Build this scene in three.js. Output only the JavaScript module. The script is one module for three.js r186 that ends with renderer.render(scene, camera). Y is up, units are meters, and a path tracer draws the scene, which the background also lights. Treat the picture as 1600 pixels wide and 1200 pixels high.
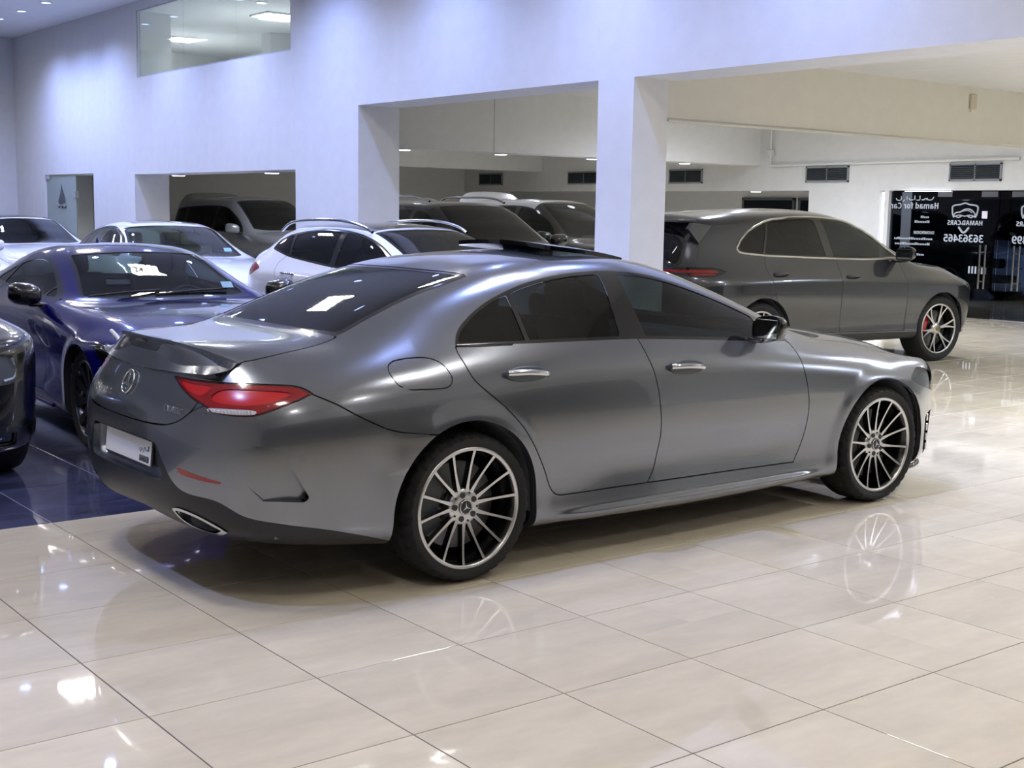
import * as THREE from 'three';
import { RectAreaLightUniformsLib } from 'three/addons/lights/RectAreaLightUniformsLib.js';
import { mergeGeometries } from 'three/addons/utils/BufferGeometryUtils.js';
import { RoundedBoxGeometry } from 'three/addons/geometries/RoundedBoxGeometry.js';
import { ImprovedNoise } from 'three/addons/math/ImprovedNoise.js';
import { FontLoader } from 'three/addons/loaders/FontLoader.js';
import { TextGeometry } from 'three/addons/geometries/TextGeometry.js';

// ---------------------------------------------------------------- camera, exposure
// world axes: x runs along the grey four-door coupe (front = +x), z to its right side, y up; origin on the floor under its rear axle
RectAreaLightUniformsLib.init();
const scene = new THREE.Scene();
scene.background = new THREE.Color(0x000000);
const camera = new THREE.PerspectiveCamera(32.718, 4 / 3, 0.05, 120);
camera.position.set(-3.3371, 1.6473, 5.5259);
camera.rotation.set(-0.131528, -0.659549, 0.016429, 'YXZ');
const renderer = new THREE.WebGLRenderer({ antialias: true });
renderer.toneMapping = THREE.LinearToneMapping;
renderer.toneMappingExposure = 1.1;
renderer.shadowMap.enabled = true;
renderer.shadowMap.type = THREE.PCFSoftShadowMap;

// ---------------------------------------------------------------- the lamps' colours and strengths (the fittings stand further down)
const PANEL = 58, PANEL_COLOR = 0xfff9f2, SPOT = 25, SPOT_COLOR = 0x9fb4ff, LOW = 62, LOW_COLOR = 0xe8eeff;

// ---------------------------------------------------------------- helpers
const names = {};
function numbered(n) { const k = names[n] = (names[n] ?? -1) + 1; return k ? `${n}_${String(k).padStart(3, '0')}` : n; }
let seed = 7;
const rnd = () => { seed = (seed * 16807) % 2147483647; return seed / 2147483647; };
const lerp = (a, b, t) => a + (b - a) * t, clamp = (x, a, b) => Math.min(b, Math.max(a, x));
const smooth = (a, b, x) => { const t = clamp((x - a) / (b - a), 0, 1); return t * t * (3 - 2 * t); };
function add(o, parent) { o.traverse(c => { if (c.isMesh) { c.castShadow = c.receiveShadow = true; } }); (parent ?? scene).add(o); return o; }
function part(name, geo, m, parent, label) { const o = new THREE.Mesh(geo, m); o.name = name; if (label) o.userData.label = label; return add(o, parent); }
function thing(name, label, category, [x, y, z] = [0, 0, 0], turn = 0, group) {
  const o = new THREE.Group(); o.name = numbered(name); o.position.set(x, y, z); o.rotation.y = turn;
  o.userData = { label, category }; if (group) o.userData.group = group;
  scene.add(o); return o;
}
function struct(name, geo, m, parent) { const o = new THREE.Mesh(geo, m); o.name = name; o.userData.kind = 'structure'; return add(o, parent); }
function tag(o, label, category, group) { o.userData.label = label; o.userData.category = category; if (group) o.userData.group = group; return o; }
// a box between two corners, uv in metres
function box(x0, y0, z0, x1, y1, z1) {
  const g = new THREE.BoxGeometry(x1 - x0, y1 - y0, z1 - z0); g.translate((x0 + x1) / 2, (y0 + y1) / 2, (z0 + z1) / 2);
  return metres(g);
}
function metres(g) {
  const p = g.attributes.position, n = g.attributes.normal, uv = g.attributes.uv;
  for (let i = 0; i < p.count; i++) {
    const ax = Math.abs(n.getX(i)), ay = Math.abs(n.getY(i)), az = Math.abs(n.getZ(i));
    if (ay >= ax && ay >= az) uv.setXY(i, p.getX(i), p.getZ(i)); else if (ax >= az) uv.setXY(i, p.getZ(i), p.getY(i)); else uv.setXY(i, p.getX(i), p.getY(i));
  }
  return g;
}
function rbox(w, h, d, r = 0.01, x = 0, y = 0, z = 0, seg = 2) { const g = new RoundedBoxGeometry(w, h, d, seg, Math.min(r, w / 2.01, h / 2.01, d / 2.01)); g.translate(x, y, z); return g; }
function bare(g) { const k = g.index ? g.toNonIndexed() : g; for (const a of Object.keys(k.attributes)) if (!['position', 'normal', 'uv'].includes(a)) k.deleteAttribute(a); return k; }
const merged = gs => mergeGeometries(gs.map(bare));
function tube(pts, r, seg = 24, rad = 8, closed = false) { return new THREE.TubeGeometry(new THREE.CatmullRomCurve3(pts.map(p => new THREE.Vector3(...p)), closed, 'centripetal'), seg, r, rad, closed); }
// values over x through knots [[x, a, b ...] ...], C1
function cv(k) {
  const n = k.length, m = k[0].length - 1, T = [];
  for (let i = 0; i < n; i++) {
    T.push([]);
    for (let c = 1; c <= m; c++) {
      const d0 = i > 0 ? (k[i][c] - k[i - 1][c]) / (k[i][0] - k[i - 1][0]) : null, d1 = i < n - 1 ? (k[i + 1][c] - k[i][c]) / (k[i + 1][0] - k[i][0]) : null;
      if (d0 === null) T[i].push(d1); else if (d1 === null) T[i].push(d0);
      else { const h0 = k[i][0] - k[i - 1][0], h1 = k[i + 1][0] - k[i][0]; T[i].push((d0 * h1 + d1 * h0) / (h0 + h1)); }
    }
  }
  return x => {
    x = clamp(x, k[0][0], k[n - 1][0]);
    let i = 0; while (i < n - 2 && x > k[i + 1][0]) i++;
    const h = k[i + 1][0] - k[i][0], t = (x - k[i][0]) / h, t2 = t * t, t3 = t2 * t, out = [];
    for (let c = 1; c <= m; c++) out.push((2 * t3 - 3 * t2 + 1) * k[i][c] + (t3 - 2 * t2 + t) * h * T[i][c - 1] + (3 * t2 - 2 * t3) * k[i + 1][c] + (t3 - t2) * h * T[i + 1][c - 1]);
    return out;
  };
}
// closed outline through 2D points; a point with a third entry is a sharp corner
function outline(P, per = 8) {
  const n = P.length, out = [];
  for (let i = 0; i < n; i++) {
    const a = P[(i + n - 1) % n], b = P[i], c = P[(i + 1) % n], d = P[(i + 2) % n];
    const t0 = b[2] ? [(c[0] - b[0]), (c[1] - b[1])] : [(c[0] - a[0]) / 2, (c[1] - a[1]) / 2];
    const t1 = c[2] ? [(c[0] - b[0]), (c[1] - b[1])] : [(d[0] - b[0]) / 2, (d[1] - b[1]) / 2];
    for (let s = 0; s < per; s++) {
      const t = s / per, t2 = t * t, t3 = t2 * t;
      out.push([0, 1].map(k => (2 * t3 - 3 * t2 + 1) * b[k] + (t3 - 2 * t2 + t) * t0[k] + (3 * t2 - 2 * t3) * c[k] + (t3 - t2) * t1[k]));
    }
  }
  return out;
}
// signed distance to a polygon, negative inside
function sdf(poly) {
  let a = 1e9, b = 1e9, c = -1e9, d = -1e9;
  for (const [u, v] of poly) { a = Math.min(a, u); b = Math.min(b, v); c = Math.max(c, u); d = Math.max(d, v); }
  return (u, v) => {
    const far = Math.max(a - u, u - c, b - v, v - d); if (far > 0.06) return far;
    let best = 1e9, inside = false;
    for (let i = 0, j = poly.length - 1; i < poly.length; j = i++) {
      const [x1, y1] = poly[j], [x2, y2] = poly[i], ex = x2 - x1, ey = y2 - y1;
      const t = clamp(((u - x1) * ex + (v - y1) * ey) / (ex * ex + ey * ey + 1e-12), 0, 1), dx = u - x1 - ex * t, dy = v - y1 - ey * t;
      best = Math.min(best, dx * dx + dy * dy);
      if ((y1 > v) !== (y2 > v) && u < (x2 - x1) * (v - y1) / (y2 - y1) + x1) inside = !inside;
    }
    return (inside ? -1 : 1) * Math.sqrt(best);
  };
}
// signed distance to an open polyline, negative on its left side
function side(poly) {
  return (u, v) => {
    let best = 1e9, s = 1;
    for (let i = 1; i < poly.length; i++) {
      const [x1, y1] = poly[i - 1], [x2, y2] = poly[i], ex = x2 - x1, ey = y2 - y1;
      let t = ((u - x1) * ex + (v - y1) * ey) / (ex * ex + ey * ey + 1e-12);
      t = clamp(t, i === 1 ? -1e6 : 0, i === poly.length - 1 ? 1e6 : 1);
      const dx = u - x1 - ex * t, dy = v - y1 - ey * t, q = dx * dx + dy * dy;
      if (q < best - 1e-12) { best = q; s = ex * dy - ey * dx > 0 ? -1 : 1; }
    }
    return s * Math.sqrt(best);
  };
}
// ---- triangle soups: arrays of [x, y, z, nx, ny, nz] triples
const nrm = a => { const l = Math.hypot(a[3], a[4], a[5]) || 1; a[3] /= l; a[4] /= l; a[5] /= l; return a; };
function mixv(a, b, t) { const o = []; for (let i = 0; i < 6; i++) o.push(a[i] + (b[i] - a[i]) * t); return nrm(o); }
function split(soup, f, where) {   // [inside (f < 0), outside]; "where" leaves triangles it refuses outside
  const I = [], O = [], cache = new Map();
  const val = v => { let d = cache.get(v); if (d === undefined) { d = f(v[0], v[1], v[2]); if (Math.abs(d) < 1e-7) d = 1e-7; cache.set(v, d); } return d; };
  for (const t of soup) {
    if (where && !where((t[0][0] + t[1][0] + t[2][0]) / 3, (t[0][1] + t[1][1] + t[2][1]) / 3, (t[0][2] + t[1][2] + t[2][2]) / 3)) { O.push(t); continue; }
    const d = t.map(val), neg = (d[0] < 0) + (d[1] < 0) + (d[2] < 0);
    if (neg === 0) O.push(t); else if (neg === 3) I.push(t);
    else {
      const lone = neg === 1 ? d.findIndex(x => x < 0) : d.findIndex(x => x >= 0);
      const a = t[lone], b = t[(lone + 1) % 3], c = t[(lone + 2) % 3], da = d[lone], db = d[(lone + 1) % 3], dc = d[(lone + 2) % 3];
      const p = mixv(a, b, da / (da - db)), q = mixv(a, c, da / (da - dc));
      (neg === 1 ? I : O).push([a, p, q]); (neg === 1 ? O : I).push([p, b, c], [p, c, q]);
    }
  }
  return [I, O];
}
function refine(soup, where, times = 1) {   // quarters the triangles that where() accepts
  for (let k = 0; k < times; k++) {
    const out = [], mid = new Map(); let id = 0; const ids = new Map(), idOf = v => { let i = ids.get(v); if (i === undefined) ids.set(v, i = id++); return i; };
    const half = (a, b) => { const i = idOf(a), j = idOf(b), key = i < j ? i * 1e7 + j : j * 1e7 + i; let m = mid.get(key); if (!m) mid.set(key, m = mixv(a, b, 0.5)); return m; };
    for (const t of soup) {
      if (!where((t[0][0] + t[1][0] + t[2][0]) / 3, (t[0][1] + t[1][1] + t[2][1]) / 3, (t[0][2] + t[1][2] + t[2][2]) / 3)) { out.push(t); continue; }
      const [a, b, c] = t, p = half(a, b), q = half(b, c), r = half(c, a); out.push([a, p, r], [p, b, q], [r, q, c], [p, q, r]);
    }
    soup = out;
  }
  return soup;
}
const mirror = s => s.map(t => [t[0], t[2], t[1]].map(v => [v[0], v[1], -v[2], v[3], v[4], -v[5]]));
const both = s => s.concat(mirror(s));
const offset = (s, d) => { const m = new Map(), o = v => { let w = m.get(v); if (!w) { const k = typeof d === 'function' ? d(v) : d; m.set(v, w = [v[0] + v[3] * k, v[1] + v[4] * k, v[2] + v[5] * k, v[3], v[4], v[5]]); } return w; }; return s.map(t => t.map(o)); };
const turned = s => s.map(t => [t[0], t[2], t[1]].map(v => [v[0], v[1], v[2], -v[3], -v[4], -v[5]]));
function rim(soup, f, go) {   // strips that lead inwards from the edge where f = 0
  const out = [], fv = v => Math.abs(f(v[0], v[1], v[2]));
  for (const t of soup) {
    const d = t.map(v => fv(v) < 4e-4);
    for (let i = 0; i < 3; i++) {
      const j = (i + 1) % 3; if (!d[i] || !d[j]) continue;
      const a = t[i], b = t[j], c = go(a), e = go(b);
      const ux = b[0] - a[0], uy = b[1] - a[1], uz = b[2] - a[2], wx = c[0] - a[0], wy = c[1] - a[1], wz = c[2] - a[2];
      const n = [uy * wz - uz * wy, uz * wx - ux * wz, ux * wy - uy * wx], l = Math.hypot(...n) || 1;
      const k = v => [v[0], v[1], v[2], -n[0] / l, -n[1] / l, -n[2] / l];
      out.push([k(b), k(a), k(c)], [k(b), k(c), k(e)]);
    }
  }
  return out;
}
function geo(soup) {
  const p = new Float32Array(soup.length * 9), n = new Float32Array(soup.length * 9), uv = new Float32Array(soup.length * 6);
  let i = 0, k = 0;
  for (const t of soup) for (const v of t) { for (let c = 0; c < 3; c++) { p[i + c] = v[c]; n[i + c] = v[3 + c]; } i += 3; uv[k++] = v[0]; uv[k++] = v[1] + v[2]; }
  const g = new THREE.BufferGeometry();
  g.setAttribute('position', new THREE.BufferAttribute(p, 3)); g.setAttribute('normal', new THREE.BufferAttribute(n, 3)); g.setAttribute('uv', new THREE.BufferAttribute(uv, 2));
  return g;
}

// ---------------------------------------------------------------- computed textures
const noise = new ImprovedNoise();
function fbm(x, y, z, o = 4) { let s = 0, a = 0.5, f = 1; for (let i = 0; i < o; i++) { s += a * noise.noise(x * f, y * f, z + i * 7.3); a *= 0.5; f *= 2.03; } return s; }
function dataTex(n, fn, srgb = true) {
  const d = new Uint8Array(n * n * 4);
  for (let j = 0; j < n; j++) for (let i = 0; i < n; i++) { const c = fn(i / n, j / n), k = (j * n + i) * 4; d[k] = clamp(c[0], 0, 255); d[k + 1] = clamp(c[1], 0, 255); d[k + 2] = clamp(c[2], 0, 255); d[k + 3] = 255; }
  const t = new THREE.DataTexture(d, n, n); t.wrapS = t.wrapT = THREE.RepeatWrapping; t.magFilter = THREE.LinearFilter; t.minFilter = THREE.LinearMipmapLinearFilter; t.generateMipmaps = true;
  if (srgb) t.colorSpace = THREE.SRGBColorSpace; t.needsUpdate = true; return t;
}
// a stone slab pattern over 4 m: soft clouds drawn out one way, fine speckle
const stone = (c, amp, seedZ) => dataTex(512, (u, v) => {
  const w = (a, b) => { const s = Math.min(u, 1 - u, v, 1 - v); return s; };
  const n1 = fbm(u * 6, v * 22, seedZ, 4), n2 = fbm(u * 40, v * 90, seedZ + 3, 2), n3 = fbm(u * 3, v * 4, seedZ + 9, 2);
  const k = 1 + amp * (n1 * 0.9 + n2 * 0.35 + n3 * 0.6); return [c[0] * k, c[1] * k, c[2] * k];
});

// ---------------------------------------------------------------- materials shared by the cars
const M = {};
const std = (c, r, m = 0, o = {}) => new THREE.MeshStandardMaterial({ color: c, roughness: r, metalness: m, ...o });
const phys = (c, r, m = 0, o = {}) => new THREE.MeshPhysicalMaterial({ color: c, roughness: r, metalness: m, ...o });
const paint = (c, m = 0.55, r = 0.32) => phys(c, r, m, { clearcoat: 1, clearcoatRoughness: 0.02 });
const pane = (c, o = {}) => phys(c, 0.02, 0, { transmission: 1, thickness: 0, ior: 1.5, ...o });
M.grey = paint(0x7f838a, 0.8, 0.22);
M.slate = paint(0x494b4e, 0.75, 0.2);
M.blue = paint(0x0a0670, 0.3, 0.15);
M.white = phys(0xe9ecf2, 0.3, 0, { clearcoat: 1, clearcoatRoughness: 0.03 });
M.silver = paint(0xb4b8c2, 0.55, 0.33);
M.black = phys(0x0a0b0d, 0.25, 0, { clearcoat: 1, clearcoatRoughness: 0.02 });
M.gloss = phys(0x08090b, 0.12, 0, { clearcoat: 1, clearcoatRoughness: 0.02 });
M.valance = std(0x1b1e22, 0.42);
M.plastic = std(0x15171a, 0.6);
M.dark = std(0x3c3d40, 0.85);
M.liner = std(0x6c6e72, 0.8);
M.under = std(0x6a6c6f, 0.8);
M.carpet = std(0x45464a, 0.95);
M.well = std(0x26272a, 0.95);
M.rubber = std(0x131415, 0.72);
M.chrome = std(0xd8dade, 0.14, 1);
M.satin = std(0xc9c6bd, 0.3, 1);
M.machined = std(0xd9d9d8, 0.3, 1);
M.wheelblack = phys(0x0a0a0b, 0.25, 0.1, { clearcoat: 0.8, clearcoatRoughness: 0.05 });
M.disc = std(0x77787a, 0.4, 1);
M.calliper = std(0x55585b, 0.45, 0.6);
M.redcal = phys(0xb01016, 0.35, 0, { clearcoat: 0.6 });
M.tint = pane(0x838d8b);
M.tintDark = pane(0x474e4e);
M.tintBlack = pane(0x1c2023);
M.clear = pane(0xb3c2bd);
M.lens = pane(0xe8edf0);
M.redlens = phys(0x8a0812, 0.12, 0, { clearcoat: 1, clearcoatRoughness: 0.02, emissive: 0x000000 });
M.redbright = phys(0xc01018, 0.2, 0, { clearcoat: 1, clearcoatRoughness: 0.02 });
M.redsmoke = phys(0x3a060a, 0.12, 0, { clearcoat: 1, clearcoatRoughness: 0.02 });
M.whitelens = phys(0xc9ccd0, 0.25, 0, { clearcoat: 1 });
M.leather = std(0x1d1e21, 0.6);
M.cream = std(0xa79f8e, 0.6);
M.dash = std(0x17181a, 0.65);
M.mirrorglass = std(0x8f959c, 0.03, 1);
M.sticker = std(0x8fb6cf, 0.6);

// ---------------------------------------------------------------- the showroom
const XW = 5, HC = 4.86, ZL = -21.5, ZR = 9.5, XB = -9, XF = 16, TS = 0.6196, GX = -1.7637, GZ = -0.8784;
const wallTex = dataTex(256, (u, v) => { const k = 250 + 7 * fbm(u * 5, v * 5, 2, 3) + 3 * (fbm(u * 60, v * 60, 5, 2)); return [k, k, k]; });
const wallM = c => std(c, 0.75, 0, { map: wallTex });
M.wall = wallM(0xdfe0e0);
{
  const W = [
    box(XW, 0, ZL, XW + 0.59, HC, -19.8), box(XW, 2.18, -19.8, XW + 0.59, HC, -17.25), box(XW, 0, -17.25, XW + 0.59, HC, -15.38),
    box(XW, 2.14, -15.38, XW + 0.59, 3.67, -9.92), box(XW, 3.67, -15.38, XW + 0.59, HC, -15.2), box(XW, 3.67, -10.03, XW + 0.59, HC, -9.92), box(XW, 4.72, -15.2, XW + 0.59, HC, -10.03),
    box(XW, 0, -9.92, XW + 0.59, HC, -8.34), box(XW, 2.88, -8.34, XW + 0.59, HC, ZR),
  ];
  struct('wall_front', merged(W), M.wall);
  struct('column', box(XW, 0, -3.97, XW + 0.44, 2.88, -3.48), M.wall);
  struct('wall_left', box(XB - 0.2, 0, ZL - 0.2, XF + 4.5, HC, ZL), M.wall);
  struct('wall_back', box(XB - 0.2, 0, ZL, XB, HC, ZR), M.wall);
  struct('ceiling', box(XB, HC, ZL, XW + 0.59, HC + 0.15, ZR), wallM(0xf3f3f1));
  // the lower hall beyond the openings
  struct('ceiling_low', merged([box(XW + 0.59, 3.16, -3.5, XF + 0.2, 3.3, ZR), box(XW + 0.59, 2.95, ZL, XF + 0.2, 3.1, -11.9)]), M.wall);
  struct('ceiling_slab', box(XW + 0.59, 3.6, -12.2, XF + 0.2, 3.74, -3.5), M.wall);
  struct('beam', merged([box(XW + 0.44, 2.54, -3.9, XF, 3.6, -3.49)]), wallM(0xdbd8cd));
  struct('trim_1', tube([[XW + 0.44, 2.512, -3.478], [XF, 2.512, -3.478]], 0.014, 4, 10), wallM(0xdbd8cd));
  struct('bulkhead', merged([box(XW + 0.59, 2.59, -12.2, 9.6, 3.6, -11.75), box(9.612, 2.59, -12.2, XF, 3.6, -11.75), box(9.6, 2.6, -12.2, 9.612, 3.6, -11.77)]), M.wall);
  struct('beam_2', box(XW + 0.59, 2.56, -18.8, XF, 2.95, -18.4), M.wall);
  // far wall with the air grilles; below it recesses, a plain wall and the glazed front
  struct('wall_far', merged([box(XF, 2.11, ZL, XF + 0.25, 3.7, ZR), box(XF, 0, -10.52, XF + 0.25, 2.11, -9.0), box(XF + 1.4, 0, ZL, XF + 1.6, 2.2, -10.52), box(XF + 0.25, 2.125, ZL, XF + 1.6, 2.25, -10.52), box(XF + 0.25, 0, -10.56, XF + 1.5, 2.2, -10.5), box(XF, 0, 0.5, XF + 0.25, 2.11, ZR)]), M.wall);
  // right-hand front of the hall behind the photographer: unseen dark glazing, added for the dark band mirrored in the coupe's doors, under a white band
  struct('wall_right', merged([box(XB, 2.7, ZR, XF + 0.25, HC, ZR + 0.2), box(9.3, 0, ZR, XF + 0.25, 2.7, ZR + 0.2), box(XB, 0, ZR, -8, 2.7, ZR + 0.2)]), M.wall);
  const gl = phys(0x0b0e16, 0.05, 0, { clearcoat: 1, clearcoatRoughness: 0.02 });
  for (let k = 0; k < 9; k++) { const x0 = -8 + k * 1.9222; const o = struct(`window_${k + 2}`, box(x0 + 0.02, 0, ZR + 0.04, x0 + 1.90, 2.7, ZR + 0.06), gl); }
  struct('roof_slab', box(XB - 0.3, HC + 0.15, ZL - 0.3, XF + 2, HC + 0.4, ZR + 0.4), M.wall);
}
// ---- floor tiles
{
  const fl = new THREE.Group(); fl.name = 'floor'; fl.userData.kind = 'structure'; scene.add(fl);
  part('grout', merged([box(XW, -0.1, ZL, XF + 6, -0.0022, ZR), box(XB, -0.1, GZ - TS / 2, XW, -0.0022, ZR)]), std(0x57514a, 0.9), fl);
  part('pale_grout', box(XB, -0.1, ZL, XW, -0.0016, GZ - TS / 2), std(0x9c9ca8, 0.9), fl);
  const texL = stone([224, 213, 189], 0.10, 1.5), texD = stone([70, 73, 98], 0.6, 4.5);
  const rgh = dataTex(256, (u, v) => { const k = 150 + 60 * fbm(u * 8, v * 8, 3, 4); return [k, k, k]; }, false);
  const light = std(0xffffff, 0.055, 0, { map: texL, roughnessMap: rgh }), dark = std(0xffffff, 0.16, 0, { map: texD, roughnessMap: rgh });
  const variants = {};
  const tileGeo = (w, d, v) => {
    const key = w.toFixed(3) + d.toFixed(3) + v; if (variants[key]) return variants[key];
    const c = 0.0012, h = 0.0012, P = [], N = [], U = [], x0 = -w / 2, x1 = w / 2, z0 = -d / 2, z1 = d / 2, ou = v * 0.377, ov = v * 0.613;
    const q = (a, b, cc, dd, n) => { for (const p of [a, b, cc, a, cc, dd]) { P.push(...p); N.push(...n); U.push(p[0] / 4 + ou, p[2] / 4 + ov); } };
    const t = [[x0 + c, 0, z0 + c], [x0 + c, 0, z1 - c], [x1 - c, 0, z1 - c], [x1 - c, 0, z0 + c]], b = [[x0, -h, z0], [x0, -h, z1], [x1, -h, z1], [x1, -h, z0]], s = Math.SQRT1_2, e = [[x0, -0.008, z0], [x0, -0.008, z1], [x1, -0.008, z1], [x1, -0.008, z0]], nn = [[-1, 0], [0, 1], [1, 0], [0, -1]];
    q(...t, [0, 1, 0]);
    for (let i = 0; i < 4; i++) { const j = (i + 1) % 4; q(t[i], b[i], b[j], t[j], [nn[i][0] * s, s, nn[i][1] * s]); q(b[i], e[i], e[j], b[j], [nn[i][0], 0, nn[i][1]]); }
    const g = new THREE.BufferGeometry(); g.setAttribute('position', new THREE.Float32BufferAttribute(P, 3)); g.setAttribute('normal', new THREE.Float32BufferAttribute(N, 3)); g.setAttribute('uv', new THREE.Float32BufferAttribute(U, 2));
    return variants[key] = g;
  };
  const ZD = GZ - TS / 2, tiles = [];
  for (let i = -12; i < 37; i++) for (let j = -34; j < 17; j++) {
    const x = GX + (i + 0.5) * TS, z = GZ + (j + 0.5) * TS; if (x < XB || x > XF + 5.5 || z < ZL || z > ZR) continue;
    const g = 0.0046;
    if (j === -1 && x < XW) { tiles.push([x, (GZ + ZD) / 2, TS - g, TS / 2 - g, 0]); tiles.push([x, (GZ - TS + ZD) / 2, TS - g, TS / 2 - g, 1]); }
    else tiles.push([x, z, TS - g, TS - g, x < XW && z < ZD ? 1 : 0]);
  }
  camera.updateMatrixWorld(); const pm = new THREE.Matrix4().multiplyMatrices(camera.projectionMatrix, camera.matrixWorldInverse);
  for (const t of tiles) { const p = new THREE.Vector3(t[0], 0, t[1]), d = p.distanceTo(camera.position); p.applyMatrix4(pm); t[5] = Math.abs(p.x) < 1.12 && Math.abs(p.y) < 1.2 && p.z < 1 ? d : 1e3 + d; }
  tiles.sort((a, b) => a[5] - b[5]);
  const rest = [[], []];
  tiles.forEach(([x, z, w, d, k], n) => {
    const v = Math.floor(rnd() * 9), g = tileGeo(w, d, v);
    if (n < 296) { const o = part(n ? `tile_${String(n).padStart(3, '0')}` : 'tile', g, k ? dark : light, fl); o.position.set(x, 0, z); }
    else { const c = g.clone(); c.translate(x, 0, z); rest[k].push(c); }
  });
  rest.forEach((r, k) => { const o = part(k ? 'further_dark_tiles' : 'further_tiles', mergeGeometries(r), k ? dark : light, fl); o.userData.kind = 'stuff'; });
}
// ---- lamps
function ceilingPanel(x, y, z, power, color, label, group, withLight = true) {
  const t = thing('ceiling_light', label, 'ceiling light', [x, y, z], 0, group), s = 0.6;
  part('panel_frame', merged([box(-s / 2, -0.03, -s / 2, s / 2, 0, -s / 2 + 0.02), box(-s / 2, -0.03, s / 2 - 0.02, s / 2, 0, s / 2), box(-s / 2, -0.03, -s / 2, -s / 2 + 0.02, 0, s / 2), box(s / 2 - 0.02, -0.03, -s / 2, s / 2, 0, s / 2)]), std(0xdddddd, 0.4), t);
  part('glowing_lamp_panel', new THREE.PlaneGeometry(s - 0.04, s - 0.04).rotateX(Math.PI / 2).translate(0, -0.011, 0), std(0xffffff, 0.6, 0, { emissive: color, emissiveIntensity: 5 }), t);
  const b = []; for (let k = 1; k < 5; k++) { const p = -s / 2 + k * s / 5; b.push(box(p - 0.012, -0.028, -s / 2 + 0.02, p + 0.012, -0.012, s / 2 - 0.02)); } for (let k = 1; k < 4; k++) { const p = -s / 2 + k * s / 4; b.push(box(-s / 2 + 0.02, -0.028, p - 0.012, s / 2 - 0.02, -0.012, p + 0.012)); }
  part('louvre', merged(b), std(0xd8d8d8, 0.4), t);
  if (withLight) { const l = new THREE.RectAreaLight(color, power, s, s); l.position.set(0, -0.014, 0); l.rotation.x = -Math.PI / 2; t.add(l); }
  return t;
}
function downlight(x, y, z, power, color, label, group, lit = true, cone = 1.2) {
  const t = thing('downlight', label, 'downlight', [x, y, z], 0, group);
  part('lamp_ring', lathe2([[0.075, 0], [0.098, 0], [0.098, -0.006], [0.078, -0.014], [0.072, -0.006]]), std(0xe8e8e8, 0.4), t);
  const d = new THREE.CircleGeometry(0.073, 14); d.rotateX(Math.PI / 2); d.translate(0, -0.006, 0); part('glowing_lamp_disc', d, std(0xffffff, 0.5, 0, { emissive: color, emissiveIntensity: 14 }), t);
  if (lit) { const l = new THREE.SpotLight(color, power, 0, cone, 1.0, 2); l.position.set(0, -0.03, 0); l.target.position.set(0, -1, 0); l.castShadow = true; l.shadow.radius = 3; t.add(l, l.target); }
  return t;
}
function puck(x, y, z, label, group) {   // surface-mounted round lamp
  const t = thing('downlight', label, 'downlight', [x, y, z], 0, group);
  part('lamp_ring', lathe2([[0.105, 0], [0.115, 0], [0.115, -0.02], [0.105, -0.026]]), std(0xe8e8e8, 0.4), t);
  const d = new THREE.CylinderGeometry(0.105, 0.09, 0.03, 12, 1); d.translate(0, -0.018, 0); part('glowing_lamp_disc', d, std(0xffffff, 0.5, 0, { emissive: LOW_COLOR, emissiveIntensity: 7 }), t);
  return t;
}
function lathe2(pts) { return new THREE.LatheGeometry(pts.map(p => new THREE.Vector2(p[0], p[1])), 28); }
const PL = 'square louvred panel light in the high ceiling', DL = 'round downlight in the high ceiling', LL = 'round downlight in the low ceiling beyond the openings';
for (const x of [2.55, -2.3]) for (let k = 0; k < 8; k++) { const z = -18.9 + 3.77 * k; ceilingPanel(x, HC, z, PANEL, PANEL_COLOR, PL, 'panel lights in the high ceiling'); }
for (let k = 0; k < 9; k++) downlight(3.95, HC, -18.8 + 1.25 * (k < 3 ? k : k * 2 - 2), SPOT, SPOT_COLOR, DL, 'downlights in the high ceiling');
for (const x of [1.93, -3.3]) for (let k = 0; k < 6; k++) downlight(x, HC, -11.9 + 3.1 * k, SPOT, SPOT_COLOR, DL, 'downlights in the high ceiling', k % 3 === 1);
for (const [x, y, z, on] of [[7.2, 3.16, 1.0, 1], [12, 3.16, 1.0, 1], [9, 3.16, 5.0, 1], [8.6, 3.6, -5.6, 0.5], [12.6, 3.6, -5.6, 0.8], [8.8, 3.6, -9.2, 1.2], [12.8, 3.6, -9.2, 1.1], [9.0, 2.95, -15.0, 0.4], [13, 2.95, -15.0, 0.4]])
  downlight(x, y, z, LOW * on, LOW_COLOR, LL, 'downlights in the low ceilings', !!on, 1.5);
for (const x of [8.0, 9.9, 11.9, 14.17]) puck(x, 2.59, -11.95, 'round surface lamp under the cream bulkhead', 'lamps under the bulkhead');
for (const z of [-14.33, -11.16]) puck(5.3, 2.14, z, 'round surface lamp under the lintel of the garage opening', 'lamps under the garage lintel');
puck(16.12, 2.12, -11.93, 'round surface lamp at the dim recess under the far wall');

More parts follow.
